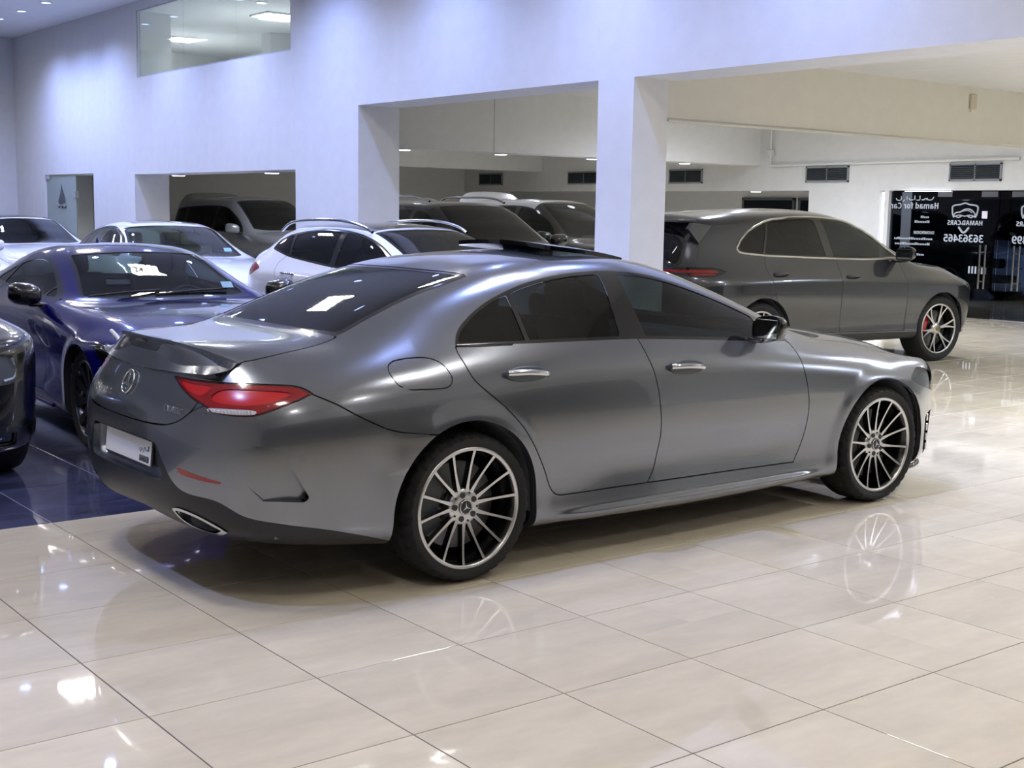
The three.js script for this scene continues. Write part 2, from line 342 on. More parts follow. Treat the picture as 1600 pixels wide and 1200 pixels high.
// ---------------------------------------------------------------- car bodies
// A body half (z > 0) is a grid: stations run from the middle of the tail round its corner, along the side and round to the middle of the nose;
// each station is a cubic B-spline from the underside up the flank and over the top to the centre line.
function bodyHalf(S) {
  const rows = S.rows.map(r => ({ f: cv(r.side), r: r.rear, q: r.front }));
  const belt = cv(S.belt), rail = cv(S.rail), top = cv(S.top), bulge = S.bulge ?? 0.012, T = rows.length;
  const st = [], NR = S.nr ?? 26, NS = S.ns ?? 150, NF = S.nf ?? 22;
  const ends = (t, sgn) => rows.map(({ f, r, q }) => {
    const x0 = sgn < 0 ? S.xa : S.xb, e = sgn < 0 ? r : q, [y0, z0] = f(x0), n = e[2] ?? S.n ?? 2.6, s = Math.pow(Math.sin(t), 2 / n), c = Math.pow(Math.max(0, Math.cos(t)), 2 / n);
    const b = 1 - c, k = e[3] ?? 1;
    return [lerp(x0, e[0], s), lerp(y0, e[1], Math.pow(b, k)) + (e[4] ?? 0) * Math.sin(Math.PI * Math.sqrt(b)), z0 * c];
  });
  for (let i = 0; i < NR; i++) { const t = Math.PI / 2 * (1 - i / NR); st.push(ends(t, -1)); }
  for (let i = 0; i <= NS; i++) { const x = lerp(S.xa, S.xb, i / NS); st.push(rows.map(({ f }) => { const [y, z] = f(x); return [x, y, z]; })); }
  for (let i = 1; i <= NF; i++) { const t = Math.PI / 2 * i / NF; st.push(ends(t, 1)); }
  const grid = [], sub = S.sub ?? 8;
  for (const P of st) {
    const [x, ys, zs] = P[T - 1], cl = clamp(x, S.xa, S.xb), z0 = rows[T - 1].f(cl)[1], k = zs / z0;
    const [yb, zb] = belt(x), [yr, zr] = rail(x), [yc] = top(x);
    const lift = (y, w) => y - (S.droop ?? 0) * (1 - k) * w;
    const up = [[x, lift(yb, 1), zb * k], [x, (yb + yr) / 2 + bulge * 0.5, (zb + zr) / 2 * k + bulge * k], [x, yr, zr * k], [x, lerp(yc, yr, 0.3), zr * 0.56 * k], [x, yc, 0]];
    const C = P.concat(up), n = C.length, m = C[n - 2];
    const Q = [C[0], C[0], ...C, [m[0], m[1], -m[2]]], line = [];
    for (let j = 0; j + 3 < Q.length; j++) {
      const cnt = sub;
      for (let s = 0; s < cnt + (j + 4 === Q.length ? 1 : 0); s++) {
        const t = s / cnt, b0 = (1 - t) ** 3 / 6, b1 = (3 * t ** 3 - 6 * t * t + 4) / 6, b2 = (-3 * t ** 3 + 3 * t * t + 3 * t + 1) / 6, b3 = t ** 3 / 6;
        line.push([0, 1, 2].map(c => b0 * Q[j][c] + b1 * Q[j + 1][c] + b2 * Q[j + 2][c] + b3 * Q[j + 3][c]));
      }
    }
    line[line.length - 1][2] = 0;
    grid.push(line);
  }
  if (S.shape) for (const l of grid) for (const p of l) S.shape(p);
  // normals from the grid
  const A = grid.length, B = grid[0].length, V = grid.map(l => l.map(p => [p[0], p[1], p[2], 0, 0, 0]));
  const tris = [];
  const face = (a, b, c) => {
    const ux = b[0] - a[0], uy = b[1] - a[1], uz = b[2] - a[2], wx = c[0] - a[0], wy = c[1] - a[1], wz = c[2] - a[2];
    const n = [uy * wz - uz * wy, uz * wx - ux * wz, ux * wy - uy * wx], l = Math.hypot(...n); if (l < 1e-9) return;
    for (const v of [a, b, c]) { v[3] += n[0]; v[4] += n[1]; v[5] += n[2]; }
    tris.push([a, b, c]);
  };
  for (let i = 0; i + 1 < A; i++) for (let j = 0; j + 1 < B; j++) { const a = V[i][j], b = V[i + 1][j], c = V[i + 1][j + 1], d = V[i][j + 1]; face(a, b, c); face(a, c, d); }
  for (const l of V) l[B - 1][5] = 0;
  for (const v of V[0]) { v[5] = 0; v[2] = 0; } for (const v of V[A - 1]) { v[5] = 0; v[2] = 0; }
  for (const l of V) for (const v of l) nrm(v);
  return tris;
}

// ---------------------------------------------------------------- wheels: axle along z, outer face towards +z, origin in the hub
function tyreGeo(R, rr, w, detail) {
  const prof = [], n = detail ? 34 : 16, seg = detail ? 216 : 64, hw = w / 2;
  for (let i = 0; i <= n; i++) {
    const t = i / n;   // from the inner bead over the tread to the outer bead
    let z, r;
    if (t < 0.3) { const k = t / 0.3; z = -hw * (0.86 + 0.14 * Math.sin(k * Math.PI * 0.62)); r = lerp(rr, R - 0.018, k); }
    else if (t > 0.7) { const k = (1 - t) / 0.3; z = hw * (0.86 + 0.14 * Math.sin(k * Math.PI * 0.62)); r = lerp(rr, R - 0.018, k); }
    else { const k = (t - 0.3) / 0.4 * 2 - 1; z = hw * 0.94 * Math.sign(k) * Math.pow(Math.abs(k), 0.92); r = R - 0.018 * Math.pow(Math.abs(k), 5); }
    prof.push([z, r, t]);
  }
  const pos = [], idx = [];
  for (let s = 0; s <= seg; s++) {
    const a = s / seg * Math.PI * 2;
    for (const [z, r0, t] of prof) {
      let r = r0;
      if (detail && t > 0.25 && t < 0.75) {
        const k = Math.abs((t - 0.5) / 0.25), rowZ = Math.floor((t - 0.25) / 0.5 * 5.999);
        if (k > 0.32) { const ph = (s * 1 + rowZ * 2 + Math.round(k * 3)) % 6; if (ph < 1.2) r -= 0.006; }
        if (Math.abs(k - 0.34) < 0.07) r -= 0.007;
      }
      pos.push(r * Math.cos(a), r * Math.sin(a), z);
    }
  }
  const m = prof.length;
  for (let s = 0; s < seg; s++) for (let i = 0; i + 1 < m; i++) { const a = s * m + i, b = a + m; idx.push(a, b, b + 1, a, b + 1, a + 1); }
  const g = new THREE.BufferGeometry(); g.setAttribute('position', new THREE.Float32BufferAttribute(pos, 3)); g.setIndex(idx); g.computeVertexNormals();
  g.setAttribute('uv', new THREE.Float32BufferAttribute(new Float32Array(pos.length / 3 * 2), 2));
  return g;
}
const lathe = (pts, seg = 64) => { const g = new THREE.LatheGeometry(pts.map(p => new THREE.Vector2(p[0], p[1])), seg); g.rotateX(Math.PI / 2); return g; };   // [radius, z]
function starGeo(r, depth) {
  const s = new THREE.Shape();
  for (let k = 0; k < 3; k++) {
    const a = Math.PI / 2 + k * 2 * Math.PI / 3, b = a + Math.PI / 3;
    if (k === 0) s.moveTo(r * Math.cos(a), r * Math.sin(a)); else s.lineTo(r * Math.cos(a), r * Math.sin(a));
    s.lineTo(r * 0.14 * Math.cos(b), r * 0.14 * Math.sin(b));
  }
  s.closePath();
  return new THREE.ExtrudeGeometry(s, { depth, bevelEnabled: true, bevelThickness: depth * 0.4, bevelSize: r * 0.02, bevelSegments: 1 });
}
// one spoke as a swept bar: path of [radius, z, half width, angle]; returns side bar and face strip
function spokeGeos(path, thick) {
  const pts = path.map(([r, z, w, a]) => { const c = Math.cos(a), s = Math.sin(a); return { l: [r * c + w * s, r * s - w * c, z], q: [r * c - w * s, r * s + w * c, z] }; });
  const bar = [], face = [];
  const quad = (arr, a, b, c, d) => { arr.push(...a, ...b, ...c, ...a, ...c, ...d); };
  for (let i = 0; i + 1 < pts.length; i++) {
    const A = pts[i], B = pts[i + 1], d = v => [v[0], v[1], v[2] - thick], f = v => [v[0], v[1], v[2] + 0.0012];
    quad(face, f(A.l), f(B.l), f(B.q), f(A.q));
    quad(face, A.l, B.l, f(B.l), f(A.l)); quad(face, f(A.q), f(B.q), B.q, A.q);
    quad(bar, A.l, B.l, B.q, A.q);
    quad(bar, d(A.l), d(B.l), B.l, A.l); quad(bar, A.q, B.q, d(B.q), d(A.q)); quad(bar, d(A.q), d(B.q), d(B.l), d(A.l));
  }
  const mk = a => { const g = new THREE.BufferGeometry(); g.setAttribute('position', new THREE.Float32BufferAttribute(a, 3)); g.computeVertexNormals(); g.setAttribute('uv', new THREE.Float32BufferAttribute(new Float32Array(a.length / 3 * 2), 2)); return g; };
  return [mk(bar), mk(face)];
}
// o: R tyre radius, rim radius, w width, style, face metal, bare = no sub-parts beyond the plain ones
function wheel(car, [x, y, z], sideSign, o) {
  const g = new THREE.Group(); g.name = 'wheel'; g.position.set(x, y, z); if (sideSign < 0) g.rotation.y = Math.PI; if (o.steer) g.rotation.y += o.steer; car.add(g);
  const rr = o.rim, hw = o.w / 2, zf = hw * 0.9;
  part('tyre', tyreGeo(o.R, rr - 0.004, o.w, o.detail), M.rubber, g);
  part('rim_barrel', lathe([[rr - 0.004, zf - 0.003], [rr - 0.02, zf - 0.012], [rr - 0.028, zf - 0.05], [rr - 0.045, zf - 0.12], [rr - 0.05, -hw * 0.8], [rr - 0.005, -hw * 0.9]]), o.barrel ?? M.wheelblack, g);
  part('rim_lip', lathe([[rr + 0.004, zf - 0.008], [rr + 0.005, zf], [rr - 0.002, zf + 0.004], [rr - 0.012, zf + 0.003], [rr - 0.015, zf - 0.006]], 96), o.face ?? M.machined, g);
  part('brake_disc', lathe([[0.06, zf - 0.1], [rr - 0.075, zf - 0.1], [rr - 0.075, zf - 0.13], [0.06, zf - 0.13]]), M.disc, g);
  part('wheel_back', lathe([[0.0, -hw * 0.4], [rr - 0.045, -hw * 0.4]]), M.well, g);
  {
    const s = new THREE.Shape(), r1 = rr - 0.15, r2 = rr - 0.055, a0 = 2.2, a1 = 3.7; s.absarc(0, 0, r2, a0, a1, false); s.absarc(0, 0, r1, a1, a0, true);
    const c = new THREE.ExtrudeGeometry(s, { depth: 0.05, bevelEnabled: true, bevelSize: 0.006, bevelThickness: 0.006, bevelSegments: 1 }); c.translate(0, 0, zf - 0.125);
    if (sideSign < 0) c.rotateY(0);
    part('brake_calliper', c, o.cal ?? M.calliper, g);
  }
  const rot = o.turn ?? 0, fm = o.face ?? M.machined;
  if (o.style === 'fine') {   // fourteen slim machined spokes that fan out from a solid hub
    for (let k = 0; k < 14; k++) {
      const a = rot + k / 14 * Math.PI * 2, path = [], twist = 0.0;
      for (let i = 0; i <= 8; i++) {
        const t = i / 8, r = lerp(0.066, rr - 0.006, t), zz = zf - 0.038 + 0.038 * Math.pow(t, 2.2) + 0.004 * Math.sin(t * Math.PI), w = lerp(0.0095, 0.0052, Math.min(1, t * 2.4)) + 0.002 * Math.pow(t, 6);
        path.push([r, zz, w, a + (k % 2 ? -1 : 1) * 0.06 * Math.pow(1 - t, 2) + twist]);
      }
      const [b, f] = spokeGeos(path, 0.035);
      part('spoke', b, M.wheelblack, g); part('spoke_face', f, fm, g);
    }
    part('hub', lathe([[0.0, zf - 0.034], [0.05, zf - 0.033], [0.078, zf - 0.038], [0.086, zf - 0.05], [0.08, zf - 0.09]], 48), fm, g);
    for (let k = 0; k < 5; k++) {
      const a = rot + 0.45 + k / 5 * Math.PI * 2, h = new THREE.CylinderGeometry(0.0135, 0.0135, 0.006, 20); h.rotateX(Math.PI / 2); h.translate(0.056 * Math.cos(a), 0.056 * Math.sin(a), zf - 0.0335);
      part('bolt_hole', h, M.dark, g);
      const b = new THREE.CylinderGeometry(0.005, 0.005, 0.005, 12); b.rotateX(Math.PI / 2); b.translate(0.066 * Math.cos(a + 0.63), 0.066 * Math.sin(a + 0.63), zf - 0.0345); part('pin_hole', b, M.dark, g);
    }
    part('centre_cap', lathe([[0, zf - 0.026], [0.028, zf - 0.026], [0.034, zf - 0.029], [0.034, zf - 0.04]], 40), std(0x3a3c40, 0.4, 0.4), g);
    part('cap_ring', lathe([[0.0335, zf - 0.03], [0.0345, zf - 0.025], [0.031, zf - 0.0235], [0.0295, zf - 0.0255]], 40), M.chrome, g);
    const st = starGeo(0.026, 0.003); st.rotateZ(rot); st.translate(0, 0, zf - 0.026); part('cap_star', st, M.chrome, g);
  } else if (o.style === 'fork') {   // six forked double spokes
    for (let k = 0; k < 6; k++) {
      for (const s of [-1, 1]) {
        const a = rot + k / 6 * Math.PI * 2, path = [];
        for (let i = 0; i <= 6; i++) {
          const t = i / 6, r = lerp(0.05, rr - 0.006, t), zz = zf - 0.03 + 0.03 * t * t;
          path.push([r, zz, lerp(0.012, 0.0085, t), a + s * (0.16 * Math.pow(t, 1.3) + 0.02)]);
        }
        const [b, f] = spokeGeos(path, 0.03);
        part('spoke', b, M.wheelblack, g); part('spoke_face', f, fm, g);
      }
    }
    part('hub', lathe([[0, zf - 0.02], [0.035, zf - 0.022], [0.07, zf - 0.03], [0.075, zf - 0.07]], 40), fm, g);
    part('centre_cap', lathe([[0, zf - 0.012], [0.024, zf - 0.014], [0.03, zf - 0.022]], 32), std(0x8c7a4a, 0.4, 0.8), g);
  } else {   // five broad double spokes
    const n = o.n ?? 5;
    for (let k = 0; k < n; k++) {
      const a = rot + k / n * Math.PI * 2, path = [];
      for (let i = 0; i <= 5; i++) { const t = i / 5; path.push([lerp(0.04, rr - 0.006, t), zf - 0.03 + 0.028 * t * t, lerp(0.02, 0.03, t), a]); }
      const [b, f] = spokeGeos(path, 0.035);
      part('spoke', b, M.wheelblack, g); part('spoke_face', f, o.face ?? M.wheelblack, g);
    }
    part('hub', lathe([[0, zf - 0.02], [0.06, zf - 0.022], [0.07, zf - 0.06]], 32), o.face ?? M.wheelblack, g);
  }
  return g;
}

// ---------------------------------------------------------------- cutting a body into panels
const archF = (cx, cy, R) => (x, y) => (y < cy ? Math.abs(x - cx) : Math.hypot(x - cx, y - cy)) - R;
const oblA = (x, z) => (x + z) / Math.SQRT2;      // seen from behind the right rear corner
const oblB = (x, z) => (x - z) / Math.SQRT2;      // seen from ahead of the right front corner
class Cut {
  constructor(S, car, paintMat) { this.S = S; this.car = car; this.m = paintMat; this.soup = bodyHalf(S); this.black = []; this.liner = []; }
  wheels(list) {   // [[cx, cy, R] ...] arches, with an inward flange and a dark well
    this.arches = list;
    for (const [cx, cy, R] of list) {
      const f = archF(cx, cy, R), w = (x, y, z) => z > 0.35 && y < cy + R + 0.1 && Math.abs(x - cx) < R + 0.1;
      const [, o] = split(this.soup, (x, y, z) => z > 0.35 ? f(x, y) : 1, w);
      this.soup = o;
      this.black.push(...rim(o.filter(t => w(...[0, 1, 2].map(k => (t[0][k] + t[1][k] + t[2][k]) / 3))), f, v => [v[0], v[1], v[2] - 0.05]));
      // well: half a drum
      const N = 28, ring = [];
      for (let i = 0; i <= N; i++) { const a = Math.PI * i / N; ring.push([cx + (R + 0.004) * Math.cos(a), cy + (R + 0.004) * Math.sin(a)]); }
      ring.unshift([cx + R, cy - 0.08]); ring.push([cx - R, cy - 0.08]);
      for (let i = 0; i + 1 < ring.length; i++) {
        const [x0, y0] = ring[i], [x1, y1] = ring[i + 1], n = [cx - x0, cy - y0], l = Math.hypot(...n) || 1, v = (x, y, z) => [x, y, z, n[0] / l, n[1] / l, 0], za = 0.895, zb = 0.45;
        this.liner.push([v(x0, y0, za), v(x1, y1, za), v(x1, y1, zb)], [v(x0, y0, za), v(x1, y1, zb), v(x0, y0, zb)]);
        const c = (x, y) => [x, y, zb, 0, 0, 1]; this.liner.push([c(cx, cy), c(x0, y0), c(x1, y1)]);
      }
    }
  }
  // takes what lies inside f out of the body; gap leaves a joint
  take(f, where, gap = 0, g2, deep = 0.02) {
    const [i0, o0] = split(this.soup, (x, y, z) => f(x, y, z) - gap, where); this.soup = o0;
    if (!gap) return i0;
    const [i1] = split(i0, (x, y, z) => f(x, y, z) + (g2 ?? gap));
    this.liner.push(...offset(i0, -deep));
    return i1;
  }
  pair(name, soup, mat, label) { part(name, geo(soup), mat, this.car, label); part(name, geo(mirror(soup)), mat, this.car, label); }
  one(name, soup, mat, label) { return part(name, geo(both(soup)), mat, this.car, label); }
  finish(name = 'body_shell') {
    this.one(name, this.soup, this.m);
    if (this.black.length) this.one('arch_flange', this.black, M.well);
    this.one('inner_shell', this.liner.concat(offset(this.soup, -0.02)), M.liner);
  }
}
// seats, dashboard and wheel of a cabin; all in car axes. o: xf front seat, xr rear seat, y floor, w half spacing, mat
function cabin(car, o) {
  const seat = (x, z, wide, rest) => {
    const g = new THREE.Group(); g.name = 'seat'; g.position.set(x, o.y, z); car.add(g);
    part('cushion', rbox(0.52, 0.16, wide, 0.05, 0.05, 0.16, 0), o.mat, g);
    const b = rbox(0.15, 0.62, wide, 0.06); b.rotateZ(0.32); b.translate(-0.29, 0.46, 0); part('backrest', b, o.mat, g);
    for (const dz of rest) { const h = rbox(0.1, 0.19, 0.26, 0.045); h.rotateZ(0.2); h.translate(-0.42, 0.84, dz); part('headrest', h, o.mat, g); }
  };
  seat(o.xf, o.w, 0.5, [0]); seat(o.xf, -o.w, 0.5, [0]);
  if (o.xr !== undefined) seat(o.xr, 0, 1.25, [-0.36, 0.36]);
  const d = rbox(0.42, 0.24, 1.4, 0.08, o.xd, o.yd, 0, 3); part('dashboard', d, o.dash ?? M.dash, car);
  const t = new THREE.TorusGeometry(0.18, 0.016, 10, 36); t.rotateY(Math.PI / 2); t.rotateZ(0.38); t.translate(o.xd - 0.36, o.yd + 0.0, -o.w); part('steering_wheel', t, M.dash, car);
  part('cabin_floor', box(o.xr !== undefined ? o.xr - 0.55 : o.xf - 0.6, o.y - 0.06, -0.72, o.xd + 0.1, o.y, 0.72), M.carpet, car);
  if (o.shelf) part('parcel_shelf', box(o.shelf[0], o.shelf[2], -0.62, o.shelf[1], o.shelf[2] + 0.02, 0.62), M.dash, car);
}
function mirrorPod(car, [x, y, z], s, body, foot, glassM, scale = 1) {
  const g = new THREE.Group(); g.name = 'door_mirror'; g.position.set(x, y, s * z); g.scale.set(scale, scale, s * scale); car.add(g);
  const h = new THREE.SphereGeometry(1, 28, 18); const p = h.attributes.position;
  for (let i = 0; i < p.count; i++) {
    let px = p.getX(i), py = p.getY(i), pz = p.getZ(i);
    const sq = v => Math.sign(v) * Math.pow(Math.abs(v), 0.72);
    px = sq(px); py = sq(py); pz = sq(pz);
    const back = px < -0.2 ? -0.2 : px;
    p.setXYZ(i, back * 0.1 + 0.02, py * 0.083 * (1 - 0.12 * Math.max(0, px)) + 0.012 * pz, pz * 0.12 * (1 - 0.1 * Math.max(0, px)) + 0.12);
  }
  h.computeVertexNormals(); part('mirror_housing', h, body, g);
  const gl = rbox(0.008, 0.118, 0.18, 0.003, 0.0005, 0.0, 0.12); part('mirror_glass', gl, glassM ?? M.mirrorglass, g);
  const f = rbox(0.09, 0.028, 0.16, 0.012, 0.03, -0.078, 0.02); part('mirror_foot', f, foot, g);
}

// a body from a few measures: o.sh shoulder knots [x, y, z]; o.rear / o.front profiles [y, x] from the bottom up
function spec(o) {
  const sh = cv(o.sh), at = (P, y) => { if (y <= P[0][0]) return P[0][1]; for (let i = 1; i < P.length; i++) if (y <= P[i][0]) return lerp(P[i - 1][1], P[i][1], (y - P[i - 1][0]) / (P[i][0] - P[i - 1][0])); return P[P.length - 1][1]; };
  const xs = o.sh.map(k => k[0]), W = o.W, gc = o.gc;
  const lv = [[0.02, 0.62, 1], [0, 0.93, 1], [0.1, 0.985, 1], [0.27, o.waist ?? 0.975], [0.55, 0.995], [0.8, 1.0], [0.92, 0.99]];
  const yT = sh(xs[0])[0], rt = o.rear[o.rear.length - 1][0], ft = o.front[o.front.length - 1][0], rb = o.rear[0][0], fb = o.front[0][0];
  const rows = lv.map(([f, w]) => ({
    side: xs.map(x => { const [ys] = sh(x); return [x, gc + (ys - gc) * f, W * w]; }),
    rear: [at(o.rear, rb + (rt - rb) * f) + (w < 0.7 ? 0.2 : w < 0.95 ? 0.08 : 0), rb + (rt - rb) * f, o.nr_ ?? 3.2, 0.6],
    front: [at(o.front, fb + (ft - fb) * f) - (w < 0.7 ? 0.25 : w < 0.95 ? 0.08 : 0), fb + (ft - fb) * f, o.nf_ ?? 2.8, 0.8],
  }));
  rows.push({ side: o.sh.map(k => [k[0], k[1], k[2]]), rear: [at(o.rear, rt), rt, o.nr_ ?? 3.0, 0.8], front: [at(o.front, ft), ft, o.nf_ ?? 2.7, 0.8] });
  return { rows, belt: o.belt, rail: o.rail, top: o.top, xa: o.xa, xb: o.xb, n: 3, bulge: o.bulge ?? 0.012, nr: o.nr ?? 22, ns: o.ns ?? 90, nf: o.nf ?? 20, sub: o.sub ?? 5, shape: o.shape };
}
const planF = P => { const f = sdf(outline(P)); return (x, y, z) => f(x, z); }, sideF = P => { const f = sdf(outline(P)); return (x, y) => f(x, y); };
const obA = P => { const f = sdf(outline(P)); return (x, y, z) => f(oblA(x, z), y); }, obB = P => { const f = sdf(outline(P)); return (x, y, z) => f(oblB(x, z), y); };
// side glass: the opening, cut into panes by sloping lines [x at y0, y0, x at y1, y1, half width]
function glaze(C, opening, bars, panesN, glassMs, trimM, ins = 0.018, ymin = 0.85) {
  const f = sdf(outline(opening)); let win = C.take((x, y) => f(x, y), (x, y, z) => z > 0.35 && y > ymin);
  const ln = bars.map(([x0, y0, x1, y1, w]) => [(x, y) => x - lerp(x0, x1, (y - y0) / (y1 - y0)), w]);
  for (let k = 0; k <= ln.length; k++) {
    const lo = k ? (x, y) => ln[k - 1][1] - ln[k - 1][0](x, y) : () => -9, hi = k < ln.length ? (x, y) => ln[k][0](x, y) + ln[k][1] : () => -9;
    const [g, o] = split(win, (x, y) => Math.max(f(x, y) + ins, lo(x, y), hi(x, y))); win = o;
    C.pair(panesN[k], offset(g, -0.004), glassMs[k]);
  }
  C.pair('window_surround', win, trimM ?? M.gloss);
  return f;
}
function screenGlass(C, P, where, name, m, border = 0.03) {
  const f = planF(P), s = C.take(f, where); const [g, o] = split(s, (x, y, z) => f(x, y, z) + border);
  C.one(name, offset(g, -0.003), m); C.one(name + '_border', o, M.gloss);
}
// a bright bead along an outline on the flank; zAt gives the surface from the soup
function surfaceZ(soup) {
  return (x, y) => { let best = null, bd = 1e9; for (const t of soup) { const v = t[0]; const d = (v[0] - x) ** 2 + (v[1] - y) ** 2; if (v[2] > 0.3 && d < bd) { bd = d; best = v; } } return best; };
}
function bead(car, name, soup, pts, r, m, closed = true) {
  const z = surfaceZ(soup), P = pts.map(([x, y]) => { const v = z(x, y); return [x, y, v[2] + 0.002]; });
  for (const s of [1, -1]) { const g = tube(P.map(p => [p[0], p[1], s * p[2]]), r, P.length * 3, 6, closed); part(name, g, m, car); }
}

const HERO = {
  xa: -0.22, xb: 3.05, n: 3.0, bulge: 0.012, nr: 44, ns: 210, nf: 26, sub: 9,
  // rows: side knots [x, y, z]; rear and front: [x at the centre line, y there, corner exponent, how y gets there, dip on the way]
  rows: [
    { side: [[-0.3, 0.22, 0.55], [1.5, 0.15, 0.55], [3.1, 0.16, 0.55]], rear: [-0.97, 0.285, 3.4, 0.25], front: [3.4, 0.15] },
    { side: [[-0.3, 0.17, 0.86], [0.45, 0.175, 0.88], [1.5, 0.157, 0.88], [2.5, 0.172, 0.872], [3.1, 0.15, 0.85]], rear: [-1.09, 0.30, 3.4, 0.25], front: [3.70, 0.14] },
    { side: [[-0.3, 0.265, 0.92], [0.45, 0.225, 0.935], [1.3, 0.215, 0.935], [2.45, 0.225, 0.925], [3.1, 0.21, 0.92]], rear: [-1.175, 0.355, 3.5, 0.3], front: [3.78, 0.20] },
    { side: [[-0.3, 0.36, 0.932], [0.45, 0.335, 0.912], [1.3, 0.325, 0.908], [2.45, 0.315, 0.905], [3.1, 0.32, 0.925]], rear: [-1.21, 0.46, 3.5, 0.4], front: [3.80, 0.31] },
    { side: [[-0.3, 0.50, 0.942], [0.45, 0.48, 0.925], [1.3, 0.47, 0.918], [2.45, 0.46, 0.918], [3.1, 0.46, 0.93]], rear: [-1.22, 0.58, 3.5], front: [3.81, 0.42] },
    { side: [[-0.3, 0.64, 0.950], [0.45, 0.62, 0.943], [1.3, 0.61, 0.941], [2.45, 0.60, 0.938], [3.1, 0.60, 0.938]], rear: [-1.22, 0.70, 3.5], front: [3.81, 0.51] },
    { side: [[-0.3, 0.77, 0.946], [0.45, 0.76, 0.938], [1.3, 0.745, 0.936], [2.45, 0.725, 0.934], [3.1, 0.695, 0.932]], rear: [-1.205, 0.82, 3.5], front: [3.81, 0.59] },
    { side: [[-0.3, 0.88, 0.922], [0.45, 0.87, 0.921], [1.3, 0.855, 0.919], [2.45, 0.82, 0.916], [3.1, 0.77, 0.905]], rear: [-1.15, 0.93, 3.6, 1, -0.02], front: [3.80, 0.64] },
    { side: [[-0.3, 0.965, 0.875], [0.45, 0.965, 0.893], [1.3, 0.945, 0.893], [2.1, 0.905, 0.890], [2.6, 0.875, 0.872], [3.1, 0.825, 0.845]], rear: [-1.11, 1.035, 3.3, 1.0, -0.04], front: [3.76, 0.655] },
  ],
  belt: [[-1.21, 1.05, 0.64], [-1.05, 1.045, 0.67], [-0.85, 1.03, 0.72], [-0.5, 1.032, 0.785], [-0.2, 1.042, 0.81], [0.3, 1.048, 0.838], [1.0, 1.035, 0.848], [1.7, 1.0, 0.848], [2.1, 0.965, 0.835], [2.5, 0.93, 0.79], [3.0, 0.885, 0.74], [3.45, 0.79, 0.70], [3.8, 0.66, 0.62]],
  rail: [[-1.21, 1.07, 0.42], [-0.8, 1.077, 0.46], [-0.62, 1.084, 0.51], [-0.545, 1.096, 0.535], [-0.46, 1.126, 0.55], [-0.3, 1.19, 0.567], [0.0, 1.295, 0.59], [0.3, 1.365, 0.607], [0.6, 1.395, 0.615], [0.95, 1.40, 0.617], [1.25, 1.385, 0.617], [1.5, 1.345, 0.62], [1.8, 1.255, 0.635], [2.1, 1.14, 0.665], [2.33, 1.035, 0.685], [2.55, 0.977, 0.64], [3.0, 0.935, 0.55], [3.45, 0.85, 0.48], [3.65, 0.78, 0.46], [3.8, 0.68, 0.42]],
  top: [[-1.21, 1.06], [-1.10, 1.068], [-0.8, 1.078], [-0.62, 1.086], [-0.545, 1.098], [-0.46, 1.134], [-0.3, 1.20], [-0.1, 1.275], [0.15, 1.352], [0.4, 1.41], [0.7, 1.442], [1.0, 1.452], [1.25, 1.446], [1.5, 1.415], [1.75, 1.34], [2.0, 1.24], [2.25, 1.125], [2.42, 1.045], [2.56, 0.997], [3.0, 0.968], [3.4, 0.895], [3.65, 0.80], [3.8, 0.68]],
};

